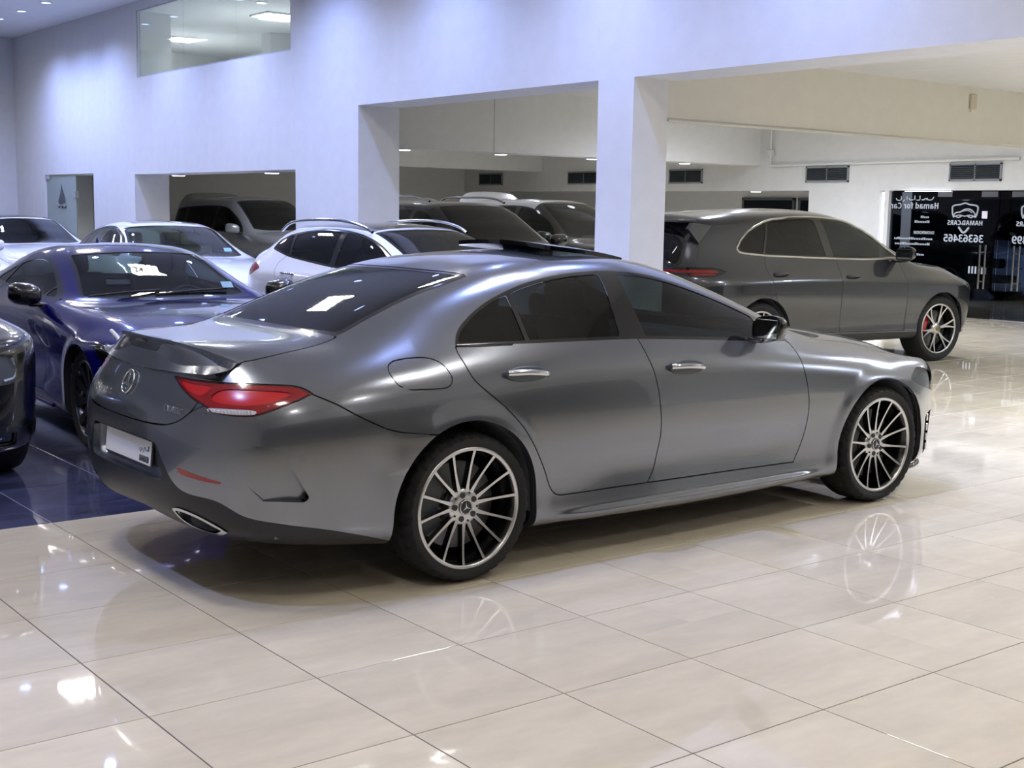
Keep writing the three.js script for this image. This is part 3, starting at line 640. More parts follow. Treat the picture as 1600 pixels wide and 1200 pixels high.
// ---------------------------------------------------------------- the grey four-door coupe
{
  const R1 = [-0.012, 0.345, 0.39], R2 = [2.945, 0.335, 0.392];
  HERO.shape = p => {
    if (p[2] < 0.6) return;
    for (const [cx, cy, R] of [R1, R2]) { const d = archF(cx, cy, R)(p[0], p[1]); if (d > -0.1 && d < 0.11) p[2] += 0.013 * (1 - smooth(0, 0.1, d)) * smooth(0.12, 0.3, p[1]); }
    if (p[0] > 0.42 && p[0] < 2.52 && p[1] < 0.33) { const k = smooth(0.42, 0.8, p[0]) * (1 - smooth(2.2, 2.5, p[0])); p[2] += 0.016 * k * (1 - smooth(0.232, 0.252, p[1])) * smooth(0.15, 0.19, p[1]); }
    // shallow hollow low on the doors, and the pressed edge of the sill
    if (p[0] > 0.5 && p[0] < 2.4) { const k = smooth(0.5, 0.9, p[0]) * (1 - smooth(2.0, 2.4, p[0])); p[2] -= 0.014 * k * Math.exp(-(((p[1] - 0.44) / 0.09) ** 2)); }
  };
  const car = thing('coupe', 'grey four-door coupe with black sunroof, red tail lamps and multi-spoke wheels', 'car');
  const C = new Cut(HERO, car, M.grey); C.wheels([R1, R2]);
  const flank = (x, y, z) => z > 0.5;
  C.soup = refine(C.soup, (x, y, z) => x > -0.45 && x < -0.03 && y > 0.85 && y < 1.05 && z > 0.7);
  C.soup = refine(C.soup, (x, y, z) => x < -0.65 && y > 0.77 && y < 0.97 && z > 0.25);
  C.soup = refine(C.soup, (x, y, z) => x < -0.95 && y > 0.27 && y < 0.62 && z > 0.38, 2);
  C.soup = refine(C.soup, (x, y, z) => x < -0.7 && x > -1.05 && y > 0.42 && y < 0.73 && z > 0.7);
  // glasshouse
  const dlo = sdf(outline([[-0.009, 1.050, 1], [0.021, 1.099], [0.075, 1.144], [0.178, 1.203], [0.306, 1.256], [0.498, 1.310], [0.735, 1.346], [0.989, 1.359], [1.135, 1.354], [1.282, 1.340], [1.438, 1.310], [1.631, 1.257], [1.815, 1.194], [1.942, 1.144], [2.05, 1.094], [2.16, 1.03], [2.225, 0.966, 1], [1.919, 0.983], [1.527, 1.009], [1.082, 1.034], [0.736, 1.041], [0.293, 1.046]]));
  const up = (x, y, z) => z > 0.5 && y > 0.9 && x > -0.1;
  let win = C.take((x, y) => dlo(x, y), up);
  const lineX = (x0, y0, x1, y1) => (x, y) => x - lerp(x0, x1, (y - y0) / (y1 - y0));
  const bl = lineX(0.958, 1.053, 0.977, 1.338), br = lineX(1.125, 1.043, 1.090, 1.333), bar = lineX(0.385, 1.059, 0.372, 1.245), nose = lineX(2.03, 0.98, 1.99, 1.12);
  const cutGlass = (lo, hi, ins, name, m) => { const [g, o] = split(win, (x, y) => Math.max(dlo(x, y) + ins, lo(x, y), hi(x, y))); win = o; C.pair(name, offset(g, -0.004), m); };
  cutGlass(x => -x - 9, (x, y) => bar(x, y) + 0.012, 0.013, 'quarter_window', M.tintDark);
  cutGlass((x, y) => 0.012 - bar(x, y), (x, y) => bl(x, y), 0.015, 'rear_door_window', M.tintDark);
  cutGlass((x, y) => -br(x, y), nose, 0.015, 'front_door_window', M.tint);
  C.pair('window_surround', win, M.gloss);
  {   // polished strip under the quarter window
    const pts = [[-0.002, 1.053, 0.823], [0.12, 1.053, 0.836], [0.3, 1.0505, 0.846]];
    const t = tube(pts, 0.004, 12, 6); part('sill_strip', t, M.gloss, car); const u = t.clone(); u.scale(1, 1, -1); part('sill_strip', u, M.gloss, car);
  }
  // windscreen, rear window, roof panel
  const plan = (P, per) => { const f = sdf(outline(P, per)); return (x, y, z) => f(x, z); };
  const screen = plan([[1.47, -0.2, 1], [1.47, 0.35], [1.45, 0.545, 1], [1.8, 0.565], [2.1, 0.595], [2.32, 0.625, 1], [2.42, 0.4], [2.46, 0.0], [2.46, -0.2, 1]]);
  const ws = C.take(screen, (x, y) => y > 0.9 && x > 1.3);
  { const [g, o] = split(ws, (x, y, z) => screen(x, y, z) + 0.025); C.one('windscreen', offset(g, -0.004), M.tint); C.one('windscreen_border', o, M.gloss); }
  const back = plan([[-0.535, -0.2, 1], [-0.533, 0.25], [-0.52, 0.45], [-0.492, 0.605, 1], [-0.295, 0.580], [-0.084, 0.567], [0.124, 0.567], [0.245, 0.555, 1], [0.215, 0.4], [0.2, 0.2], [0.195, -0.2, 1]]);
  const rg = C.take(back, (x, y) => y > 1.0 && x < 0.5, 0.0015);
  { const [g, o] = split(rg, (x, y, z) => back(x, y, z) + 0.03); C.one('rear_window', offset(g, -0.003), M.tintBlack); C.one('rear_window_border', offset(o, -0.002), M.gloss); }
  const sun = plan([[0.86, -0.2, 1], [0.85, 0.30], [0.87, 0.39], [0.95, 0.415], [1.2, 0.415], [1.40, 0.40, 1], [1.42, 0.2], [1.425, -0.2, 1]]);
  const sg = C.take(sun, (x, y) => y > 1.3);
  C.one('sunroof_opening', offset(sg, -0.09), M.liner);
  { // tilted glass panel, hinged at its front edge
    const lift = v => 0.048 * (1.42 - v[0]) / 0.56;
    const [tp] = split(sg, (x, y, z) => sun(x, y, z) + 0.006);
    const topS = tp.map(t => t.map(v => [v[0] - 0.012, v[1] + lift(v) + 0.004, v[2], v[3] - 0.06, v[4], v[5]]));
    const low = turned(topS.map(t => t.map(v => [v[0], v[1] - 0.022, v[2], v[3], v[4], v[5]])));
    const edge = []; for (const t of tp) { const f = (x, y, z) => sun(x, y, z) + 0.006; const on = t.map(v => Math.abs(f(...v)) < 5e-4); for (let i = 0; i < 3; i++) { const j = (i + 1) % 3; if (on[i] && on[j]) { const q = v => [v[0] - 0.012, v[1] + lift(v) + 0.004, v[2]]; const a = q(t[i]), b = q(t[j]), n = [b[2] - a[2], 0, -(b[0] - a[0])], l = Math.hypot(...n) || 1, k = (v, d) => [v[0], v[1] - d, v[2], -n[0] / l, 0, -n[2] / l]; edge.push([k(a, 0), k(a, 0.022), k(b, 0.022)], [k(a, 0), k(b, 0.022), k(b, 0)]); } } }
    part('sunroof_panel', geo(both(topS.concat(low, edge))), M.gloss, car, 'black glass sunroof panel tilted open');
  }
  const roofLine = plan([[0.262, 0.557], [0.40, 0.562], [0.566, 0.553], [0.737, 0.535], [1.0, 0.53], [1.46, 0.535, 1], [1.46, 0.5312, 1], [1.0, 0.5265], [0.737, 0.5315], [0.566, 0.5495], [0.40, 0.5585], [0.262, 0.553, 1]]);
  C.take(roofLine, (x, y) => y > 1.2 && x > 0.2 && x < 1.5, 0.0006);
  // tail
  const ob = (P, per) => { const f = sdf(outline(P, per)); return (x, y, z) => f(oblA(x, z), y); };
  const tailP = [[-0.544, 0.938, 1], [-0.407, 0.935], [-0.297, 0.934], [-0.159, 0.934], [-0.012, 0.929], [0.044, 0.917], [0.083, 0.897, 1], [0.042, 0.874], [-0.042, 0.840], [-0.120, 0.815], [-0.197, 0.811], [-0.297, 0.820], [-0.346, 0.840], [-0.418, 0.864], [-0.491, 0.899]];
  const lamp = ob(tailP), tailW = (x, y, z) => x < -0.3 && y > 0.7 && z > 0.1;
  let tl = C.take(lamp, tailW, 0.0012);
  {
    const put = (name, f, m, d, label) => { const [g, o] = split(tl, f); tl = o; for (const s of [1, -1]) part(name, geo(s > 0 ? offset(g, d) : mirror(offset(g, d))), m, car, label); };
    const splitLine = (x, y, z) => { const a = oblA(x, z), c = lerp(-0.372, -0.308, (y - 0.848) / 0.083); return Math.abs(a - c) - 0.002; };
    put('lamp_joint', splitLine, M.dark, -0.006);
    put('reversing_lamp', ob([[-0.343, 0.834], [-0.25, 0.838], [-0.14, 0.836], [-0.118, 0.828], [-0.135, 0.819], [-0.21, 0.817], [-0.3, 0.822]]), M.whitelens, -0.001, 'clear ribbed reversing lamp');
    put('lamp_guide', ob([[-0.285, 0.905], [-0.2, 0.912], [-0.06, 0.908], [0.0, 0.9], [-0.02, 0.885], [-0.08, 0.862], [-0.2, 0.853], [-0.3, 0.86], [-0.325, 0.878]]), M.redbright, -0.004, 'brighter red light guide');
    put('lamp_guide', ob([[-0.50, 0.925], [-0.42, 0.92], [-0.34, 0.916], [-0.365, 0.885], [-0.40, 0.88], [-0.46, 0.897]]), M.redbright, -0.004);
    put('tail_lamp', (x, y, z) => lamp(x, y, z) + 0.007, M.redlens, 0, 'red wraparound tail lamp');
    put('lamp_border', () => -1, M.redsmoke, -0.001);
    // fine ribs of the reversing lamp
    const ribs = []; for (let k = 0; k < 13; k++) { const t = k / 12, x = lerp(-1.098, -0.985, t) - 0.004, z = lerp(0.636, 0.787, t) + 0.016 * Math.sin(t * Math.PI) + 0.003; const r = rbox(0.006, 0.014, 0.006, 0.002); r.rotateZ(0.5); r.translate(x, 0.8265, z); ribs.push(r); }
    part('lamp_rib', merged(ribs), M.chrome, car);
  }
  const rearW = (x, y, z) => x < -0.08 && y < 1.0;
  const bumper = ob([[-1.1, 0.732, 1], [-0.86, 0.732], [-0.70, 0.734], [-0.56, 0.743], [-0.47, 0.772], [-0.40, 0.82], [-0.3, 0.86, 1], [0.06, 0.905, 1], [0.080, 0.895], [0.175, 0.850], [0.276, 0.784], [0.368, 0.729], [0.44, 0.707], [0.60, 0.68, 1], [0.7, 0.05, 1], [-1.1, 0.05, 1]], 6);
  let bp = C.take(bumper, rearW, 0.0026, undefined, 0.06);
  const valP = ob([[-1.1, 0.668, 1], [-0.61, 0.665, 1], [-0.482, 0.498], [-0.288, 0.462], [-0.161, 0.400], [0.0, 0.365], [0.16, 0.325], [0.34, 0.250], [0.5, 0.16, 1], [0.5, 0.0, 1], [-1.1, 0.0, 1]], 6);
  let [val, bp2] = split(bp, valP);
  // plate pocket
  const pocket = (x, y, z) => sdfPocket(z, y), sdfPocket = sdf([[-0.2, 0.664], [0.345, 0.661], [0.40, 0.53], [0.385, 0.502], [-0.2, 0.495]]);
  const [pk, v2] = split(val, pocket, (x) => x < -0.9); val = v2;
  const pin = v => [v[0] + 0.032, v[1], v[2], v[3], v[4], v[5]];
  C.one('plate_recess', pk.map(t => t.map(pin)).concat(rim(v2, pocket, v => [v[0] + 0.032, v[1], v[2]])), M.grey);
  // exhaust trims
  const exP = sdf(outline([[0.440, 0.395], [0.50, 0.404], [0.593, 0.388], [0.66, 0.356], [0.690, 0.326, 1], [0.613, 0.300], [0.53, 0.314], [0.478, 0.340], [0.448, 0.374]], 6));
  const exF = (x, y, z) => exP(z, y), exW = (x, y, z) => x < -0.9;
  const [ex, v3] = split(val, exF, exW); val = v3;
  const [exIn, exRing] = split(ex, (x, y, z) => exF(x, y, z) + 0.0125);
  C.pair('exhaust_trim', offset(exRing, 0.006).concat(rim(exIn, (x, y, z) => exF(x, y, z) + 0.0125, v => [v[0] + 0.09, v[1], v[2]])), M.chrome, 'chrome exhaust trim');
  C.pair('exhaust_opening', exIn.map(t => t.map(v => [v[0] + 0.09, v[1], v[2], v[3], v[4], v[5]])), M.disc);
  C.one('rear_valance', val, M.valance, 'dark lower bumper insert');
  // reflector
  const rf = ob([[-0.478, 0.577, 1], [-0.4455, 0.577], [-0.261, 0.543, 1], [-0.275, 0.535], [-0.447, 0.553]], 4);
  const [rfs, b3] = split(bp2, rf, rearW); C.pair('rear_reflector', offset(rfs, 0.001), M.redlens, 'slim red reflector'); bp2 = b3;
  // hollow with a sharp rear edge in the bumper corner
  const ventF = ob([[-0.16, 0.700, 1], [-0.065, 0.686], [-0.012, 0.648], [0.034, 0.577], [0.067, 0.508], [0.080, 0.476], [0.064, 0.456, 1], [-0.02, 0.464], [-0.09, 0.468, 1], [-0.18, 0.58]], 8);
  const [vi, b4] = split(bp2, ventF, (x, y, z) => x < -0.6 && z > 0.4);
  const dep = v => 0.046 * smooth(-0.16, 0.03, oblA(v[0], v[2])) * (1 - 0.25 * smooth(0.5, 0.44, v[1]));
  const vi2 = vi.map(t => t.map(v => { const d = dep(v), q = v.slice(); q[0] -= q[3] * d; q[1] -= q[4] * d; q[2] -= q[5] * d; const e = 0.11; q[3] += e * 0.7; q[5] += e * -0.2; return nrm(q); }));
  bp2 = b4.concat(vi2, rim(b4, ventF, v => { const d = dep(v); return [v[0] - v[3] * d, v[1] - v[4] * d, v[2] - v[5] * d]; }));
  C.one('rear_bumper', bp2, M.grey);
  // boot lid, cut in a view from behind and above
  const lidP = sdf(outline([[-0.3, 0.58, 1], [0.25, 0.575], [0.612, 0.606, 1], [0.636, 0.303], [0.628, 0.148], [0.607, 0.078], [0.600, -0.048], [0.573, -0.254], [0.564, -0.302], [0.539, -0.360], [0.500, -0.412], [0.425, -0.445], [0.25, -0.474], [0.033, -0.483], [-0.3, -0.483, 1]], 6));
  const lid = C.take((x, y, z) => lidP(z, x + y), (x, y) => x < -0.3 && y > 0.65, 0.003);
  C.one('boot_lid', lid, M.grey);
  { // lip spoiler along the lid's rear edge: sharp blade
    const blade = [], N = 56, sec = z => {
      const q = Math.abs(z), k = q / 0.615, x = -1.112 + 0.41 * q * q, y = 1.076 - 0.30 * q ** 3, t = Math.pow(Math.max(0, 1 - k), 0.3), xc = -1.143 + 0.25 * Math.pow(q, 2.2);
      return [[x + 0.14, y - 0.012 - 0.02 * k], [x + 0.05, y - 0.004 - 0.003 * k], [x - 0.006 * t, y + 0.006 * t], [x - 0.007 * t, y - 0.004 * t], [lerp(x, xc, 0.3) + 0.004 * t, lerp(y, 0.948, 0.42)], [xc - 0.004 * t, lerp(0.975, 0.950, t)], [xc + 0.012, lerp(0.96, 0.93, t)]].map(p => [p[0], p[1], z]);
    };
    for (let i = 0; i < N; i++) {
      const a = sec(lerp(-0.612, 0.612, i / N)), b = sec(lerp(-0.612, 0.612, (i + 1) / N));
      for (let j = 0; j + 1 < a.length; j++) {
        const n1 = p => { const e = a[j + 1], d = a[j], l = Math.hypot(e[0] - d[0], e[1] - d[1]); return [...p, (e[1] - d[1]) / l, -(e[0] - d[0]) / l, 0]; };
        blade.push([n1(a[j]), n1(b[j + 1]), n1(b[j])], [n1(a[j]), n1(a[j + 1]), n1(b[j + 1])]);
      }
    }
    part('lip_spoiler', geo(blade), M.grey, car);
  }
  // doors, filler flap, bonnet, lamps
  const sideP = (P, per) => { const f = sdf(outline(P, per)); return (x, y) => f(x, y); };
  const Bl = [[1.098, 0.324, 1], [1.150, 0.40], [1.164, 0.50], [1.155, 0.657], [1.128, 0.848], [1.085, 0.98], [1.06, 1.06, 1]];
  const rd = sideP([[0.05, 1.08, 1], [-0.008, 1.045], [0.005, 0.975], [0.036, 0.905], [0.10, 0.847], [0.183, 0.781], [0.27, 0.695], [0.345, 0.596], [0.427, 0.461], [0.470, 0.375], [0.512, 0.336], [0.60, 0.329], [0.9, 0.326], ...Bl], 8);
  C.pair('rear_door', C.take(rd, flank, 0.003), M.grey);
  const fd = sideP([[1.098, 0.324, 1], [1.7, 0.318], [2.198, 0.311, 1], [2.25, 0.40], [2.275, 0.50], [2.274, 0.65], [2.246, 0.81], [2.222, 0.955, 1], [2.1, 1.02, 1], ...Bl.slice().reverse().slice(0, 6)], 8);
  C.pair('front_door', C.take(fd, flank, 0.003), M.grey);
  const fl = sideP([[-0.384, 0.962], [-0.365, 0.995], [-0.30, 1.010], [-0.18, 1.010], [-0.115, 0.985], [-0.083, 0.935], [-0.088, 0.902], [-0.125, 0.883], [-0.23, 0.884], [-0.318, 0.889], [-0.36, 0.911]], 8);
  { const s = C.take((x, y, z) => z > 0 ? fl(x, y) : 1, (x, y, z) => z > 0.6 && x < 0.1, 0.0024); part('filler_flap', geo(s), M.grey, car); C.soup2 = s; }
  const hood = plan([[2.52, -0.2, 1], [2.51, 0.3], [2.44, 0.69, 1], [2.8, 0.71], [3.2, 0.70], [3.5, 0.60], [3.64, 0.42], [3.70, 0.0], [3.70, -0.2, 1]]);
  C.one('bonnet', C.take(hood, (x, y) => x > 2.3 && y > 0.6, 0.002), M.grey);
  const hl = sideP([[3.19, 0.712, 1], [3.25, 0.745], [3.31, 0.768], [3.45, 0.735], [3.62, 0.665, 1], [3.62, 0.585], [3.48, 0.615], [3.34, 0.652], [3.24, 0.682]]);
  const hs = C.take(hl, (x, y, z) => x > 3 && z > 0.3, 0.001);
  C.pair('headlamp_lens', hs, M.lens, 'clear headlamp lens'); C.pair('headlamp_inside', offset(hs, -0.05), std(0x9a9da2, 0.25, 0.9));
  const fv = sideP([[3.40, 0.47, 1], [3.50, 0.49], [3.58, 0.46], [3.56, 0.25], [3.46, 0.22, 1], [3.41, 0.3]]);
  const vs = C.take(fv, (x, y, z) => x > 3.2 && z > 0.3); C.pair('front_intake', offset(vs, -0.07), M.grey);
  for (const s of [1, -1]) for (let k = 0; k < 4; k++) part('intake_fin', rbox(0.018, 0.045, 0.012, 0.004, 3.462, 0.27 + 0.06 * k, s * 0.868), M.chrome, car);
  C.finish();
  { // front lip
    const pts = []; for (let i = 0; i <= 24; i++) { const t = Math.PI * (i / 24 - 0.5); pts.push([3.2 + 0.53 * Math.pow(Math.cos(t), 0.66), 0.15, 0.84 * Math.sign(Math.sin(t)) * Math.pow(Math.abs(Math.sin(t)), 0.66)]); }
    const g = tube(pts, 0.016, 96, 8); g.scale(1, 1, 1); part("front_lip", g, M.gloss, car);
    // underbody and diffuser
    part('underbody', merged([box(0.42, 0.185, -0.86, 2.52, 0.25, 0.86), box(-0.95, 0.30, -0.62, 0.42, 0.36, 0.62), box(2.52, 0.19, -0.62, 3.55, 0.25, 0.62), box(-0.9, 0.30, 0.6, -0.42, 0.34, 0.82), box(-0.9, 0.30, -0.82, -0.42, 0.34, -0.6)]), M.under, car);
    for (const z of [-0.36, -0.12, 0.12, 0.36]) { const f = rbox(0.2, 0.07, 0.016, 0.005); f.rotateZ(-0.35); f.translate(-1.0, 0.315, z); part('diffuser_fin', f, M.plastic, car); }
    const dp = rbox(0.3, 0.02, 0.84, 0.006); dp.rotateZ(-0.42); dp.translate(-0.97, 0.315, 0); part('diffuser', dp, std(0x5a5c5e, 0.5), car);
  }
  // wheels
  const wl = { R: 0.337, rim: 0.272, w: 0.275, style: 'fine', detail: true, turn: 0.12 };
  wheel(car, [0, 0.337, 0.806], 1, wl); wheel(car, [2.939, 0.338, 0.815], 1, { ...wl, w: 0.245, R: 0.338, turn: 0.3 });
  wheel(car, [0, 0.337, -0.806], -1, { ...wl, style: 'plain', detail: false }); wheel(car, [2.939, 0.338, -0.815], -1, { ...wl, w: 0.245, R: 0.338, style: 'plain', detail: false });
  // door handles
  const handle = (x, y, z, s) => {
    const g = new THREE.Group(); g.name = 'door_handle'; g.position.set(x, y, s * z); g.scale.z = s; g.rotation.z = -0.03; car.add(g);
    const b = new THREE.SphereGeometry(1, 28, 12); b.scale(0.122, 0.037, 0.012); part('handle_bowl', b, M.calliper, g);
    const pts = [[-0.112, 0.006, 0.006], [-0.09, 0.008, 0.022], [-0.02, 0.01, 0.034], [0.05, 0.006, 0.033], [0.098, 0.0, 0.02], [0.115, -0.003, 0.004]];
    const t = tube(pts, 0.0125, 30, 10); t.scale(1, 1.15, 1); part('handle_bar', t, M.chrome, g, 'chrome pull');
  };
  for (const s of [1, -1]) { handle(0.325, 0.916, 0.917, s); handle(1.345, 0.885, 0.918, s); mirrorPod(car, [1.885, 1.058, 0.85], s, M.gloss, M.gloss, M.mirrorglass, 0.84); }
  // star, lettering and plate on the tail
  const tailFace = (x, y, z, tilt) => { const g = new THREE.Group(); g.position.set(x, y, z); g.rotation.set(0, -Math.PI / 2, 0); g.rotateX(-tilt); return g; };
  { const g = tailFace(-1.183, 0.880, 0.045, 0.38); g.name = 'star_badge'; g.position.z = 0.0; car.add(g);
    part('badge_ring', new THREE.TorusGeometry(0.053, 0.0045, 10, 48), M.chrome, g); part('badge_star', starGeo(0.052, 0.004), M.chrome, g); }
  const font = await new FontLoader().loadAsync('fonts/droid/droid_serif_bold.typeface.json'), sans = await new FontLoader().loadAsync('fonts/droid/droid_sans_bold.typeface.json');
  const word = (name, text, f, size, g, m, dx = 0, dy = 0, depth = 0.003) => { const t = new TextGeometry(text, { font: f, size, depth, curveSegments: 3 }); t.computeBoundingBox(); t.translate(-t.boundingBox.max.x / 2 + dx, dy, 0); part(name, t, m, g); };
  { const g = tailFace(-1.198, 0.803, -0.29, 0.26); g.name = 'model_lettering'; g.rotateY(-0.07); car.add(g); word('letters', 'CLS 450', font, 0.031, g, M.chrome); }
  { const g = tailFace(-1.172, 0.800, 0.445, 0.26); g.name = 'drive_lettering'; g.rotateY(0.2); car.add(g); word('letters', '4MATIC', font, 0.024, g, M.chrome); }
  { const g = tailFace(-1.192, 0.598, 0.02, 0.1); g.name = 'number_plate'; car.add(g);
    part('plate_board', rbox(0.53, 0.118, 0.008, 0.004), std(0x1b1c1e, 0.5), g);
    part('plate_sheet', rbox(0.512, 0.104, 0.003, 0.001, 0, 0, 0.0055), std(0xe4e6e8, 0.45), g);
    word('plate_lettering', 'BAHRAIN', sans, 0.027, g, std(0x17181a, 0.6), 0, 0, 0.0012); { const t = g.children[g.children.length - 1]; t.scale.x = 0.62; t.position.set(0.188, -0.043, 0.0071); }
    // the country's name in Arabic letters, as small raised strokes
    const st = [[[0.235, 0.03], [0.235, 0.008]], [[0.229, 0.03], [0.229, 0.01], [0.218, 0.008]], [[0.22, 0.014], [0.212, 0.008], [0.2, 0.008]], [[0.2, 0.008], [0.19, 0.02], [0.182, 0.008]], [[0.182, 0.008], [0.176, -0.002], [0.168, -0.004]], [[0.172, 0.01], [0.16, 0.008], [0.158, 0.016]], [[0.156, 0.008], [0.146, -0.004], [0.136, 0.008], [0.136, 0.014]]];
    part('plate_script', merged(st.map(p => tube(p.map(([a, b]) => [a, b, 0.0072]), 0.0016, 8, 5))), std(0x17181a, 0.6), g);
    part('plate_light_bar', rbox(0.3, 0.012, 0.02, 0.004, 0, 0.072, 0), M.valance, g);
  }
  for (const [x, y, z, nx, nz] of [[-1.093, 0.594, 0.714, -0.6, 0.8], [-0.814, 0.640, 0.899, -0.3, 0.95]]) for (const s of [1, -1]) {
    const g = new THREE.CylinderGeometry(0.0125, 0.0125, 0.006, 24); g.rotateX(Math.PI / 2); g.lookAt(new THREE.Vector3(nx, 0, nz * 1)); g.translate(x, y, z); if (s < 0) g.scale(1, 1, -1);
    part('parking_sensor', g, M.grey, car);
  }
  cabin(car, { xf: 1.42, xr: 0.52, y: 0.36, w: 0.37, mat: M.leather, xd: 2.12, yd: 0.86, shelf: [-0.5, 0.05, 0.98] });
}

// ---------------------------------------------------------------- the dark grey luxury SUV beyond the column
const SUV = spec({
  W: 0.975, gc: 0.27, waist: 0.965, xa: -0.1, xb: 3.0, ns: 130, nr: 30, sub: 6,
  sh: [[-0.15, 1.05, 0.91], [0.5, 1.05, 0.925], [1.5, 1.03, 0.925], [2.2, 1.01, 0.915], [3.05, 0.97, 0.87]],
  belt: [[-1.0, 1.13, 0.74], [-0.6, 1.16, 0.79], [0, 1.185, 0.84], [1, 1.16, 0.865], [2, 1.12, 0.865], [2.5, 1.10, 0.83], [3.0, 1.06, 0.76], [3.5, 0.97, 0.68], [3.8, 0.80, 0.58]],
  rail: [[-1.0, 1.14, 0.60], [-0.92, 1.22, 0.60], [-0.82, 1.35, 0.60], [-0.72, 1.48, 0.60], [-0.6, 1.56, 0.61], [-0.2, 1.63, 0.635], [0.4, 1.665, 0.65], [0.9, 1.675, 0.65], [1.3, 1.655, 0.65], [1.6, 1.60, 0.655], [1.9, 1.49, 0.68], [2.2, 1.335, 0.705], [2.5, 1.18, 0.72], [2.65, 1.125, 0.69], [3.0, 1.10, 0.58], [3.5, 1.03, 0.5], [3.8, 0.82, 0.4]],
  top: [[-1.0, 1.15], [-0.93, 1.25], [-0.84, 1.38], [-0.77, 1.52], [-0.71, 1.59], [-0.4, 1.655], [0, 1.695], [0.5, 1.715], [0.95, 1.725], [1.3, 1.71], [1.6, 1.655], [1.9, 1.545], [2.2, 1.39], [2.5, 1.225], [2.66, 1.16], [3.0, 1.135], [3.5, 1.06], [3.72, 0.93], [3.82, 0.82]],
  rear: [[0.33, -0.93], [0.45, -1.03], [0.65, -1.06], [0.78, -1.05], [0.9, -1.0], [1.04, -0.99], [1.13, -1.0]],
  front: [[0.27, 3.70], [0.4, 3.80], [0.55, 3.83], [0.7, 3.82], [0.78, 3.79]],
});

// ---------------------------------------------------------------- the other cars: one template, many measures
// o: wb, re/fe rear and front ends, W, H, gc, cowl (x, y), wt windscreen top x, rt rear glass top x, rb (x, y) rear glass base, deck y at the tail, nose y, belt y front/rear, side half widths
function body(o) {
  const { re, fe, W, H, gc, cowl, wt, rt, rb, deck, nose } = o, zb = W * (o.zb ?? 0.92), zr = W * (o.zr ?? 0.655), bf = o.belt[0], br = o.belt[1], xm = (wt + rt) / 2;
  const hoodMid = lerp(cowl[0], fe, 0.55), hy = o.hood ?? lerp(cowl[1], nose, 0.3);
  const top = [[re, deck], [lerp(re, rb[0], 0.6), lerp(deck, rb[1], 0.7)], [rb[0], rb[1]], [lerp(rb[0], rt, 0.5), lerp(rb[1], H - 0.05, 0.56)], [rt, H - 0.05], [lerp(rt, xm, 0.5), H - 0.012], [xm, H], [lerp(xm, wt, 0.55), H - 0.012], [wt, H - 0.055], [lerp(wt, cowl[0], 0.5), lerp(H - 0.055, cowl[1], 0.46)], [cowl[0], cowl[1]], [lerp(cowl[0], hoodMid, 0.4), lerp(cowl[1], hy, 0.3)], [hoodMid, hy], [lerp(hoodMid, fe, 0.7), lerp(hy, nose, 0.55)], [fe, nose]];
  const d = o.railDrop ?? 0.045;
  const rail = top.map(([x, y], i) => { const cabin = i >= 3 && i <= 9, edge = i === 2 || i === 10; return [x, y - (cabin ? d : edge ? d * 0.6 : 0.02), cabin ? lerp(zr, zr * 1.12, Math.max(0, (x - wt) / (cowl[0] - wt))) : edge ? zr * 1.1 : zr * 0.78]; });
  const belt = [[re, deck - 0.02, W * 0.72], [rb[0], Math.min(br, rb[1]) - 0.01, zb * 0.95], [lerp(rb[0], rt, 0.6), br, zb * 0.98], [xm, (bf + br) / 2, zb], [cowl[0] - 0.15, bf, zb], [cowl[0] + 0.2, lerp(bf, hy, 0.35), zb * 0.95], [hoodMid, hy - 0.035, zb * 0.86], [fe - 0.2, nose + 0.02, zb * 0.75], [fe, nose - 0.03, zb * 0.65]];
  const s = o.sh ?? 0.075;
  const sh = [[-0.15, br - s - 0.01, W * 0.955], [o.wb * 0.4, (bf + br) / 2 - s, W * 0.965], [o.wb * 0.75, bf - s, W * 0.965], [o.wb + 0.08, Math.min(bf, hy) - s - 0.02, W * 0.925]];
  const rear = o.rear ?? [[gc + 0.1, re + 0.08], [gc + 0.3, re], [gc + 0.48, re + 0.01], [deck - 0.12, re + 0.05], [deck - 0.02, re + 0.05]];
  const front = o.front ?? [[gc, fe - 0.08], [gc + 0.15, fe], [gc + 0.35, fe], [nose - 0.06, fe - 0.02], [nose - 0.03, fe - 0.05]];
  return spec({ W, gc, xa: -0.1, xb: o.wb + 0.05, sh, belt, rail, top, rear, front, ns: o.ns ?? 84, nr: o.nr ?? 20, nf: o.nf ?? 18, sub: o.sub ?? 5, nr_: o.nr_, nf_: o.nf_, shape: o.shape, waist: o.waist });
}
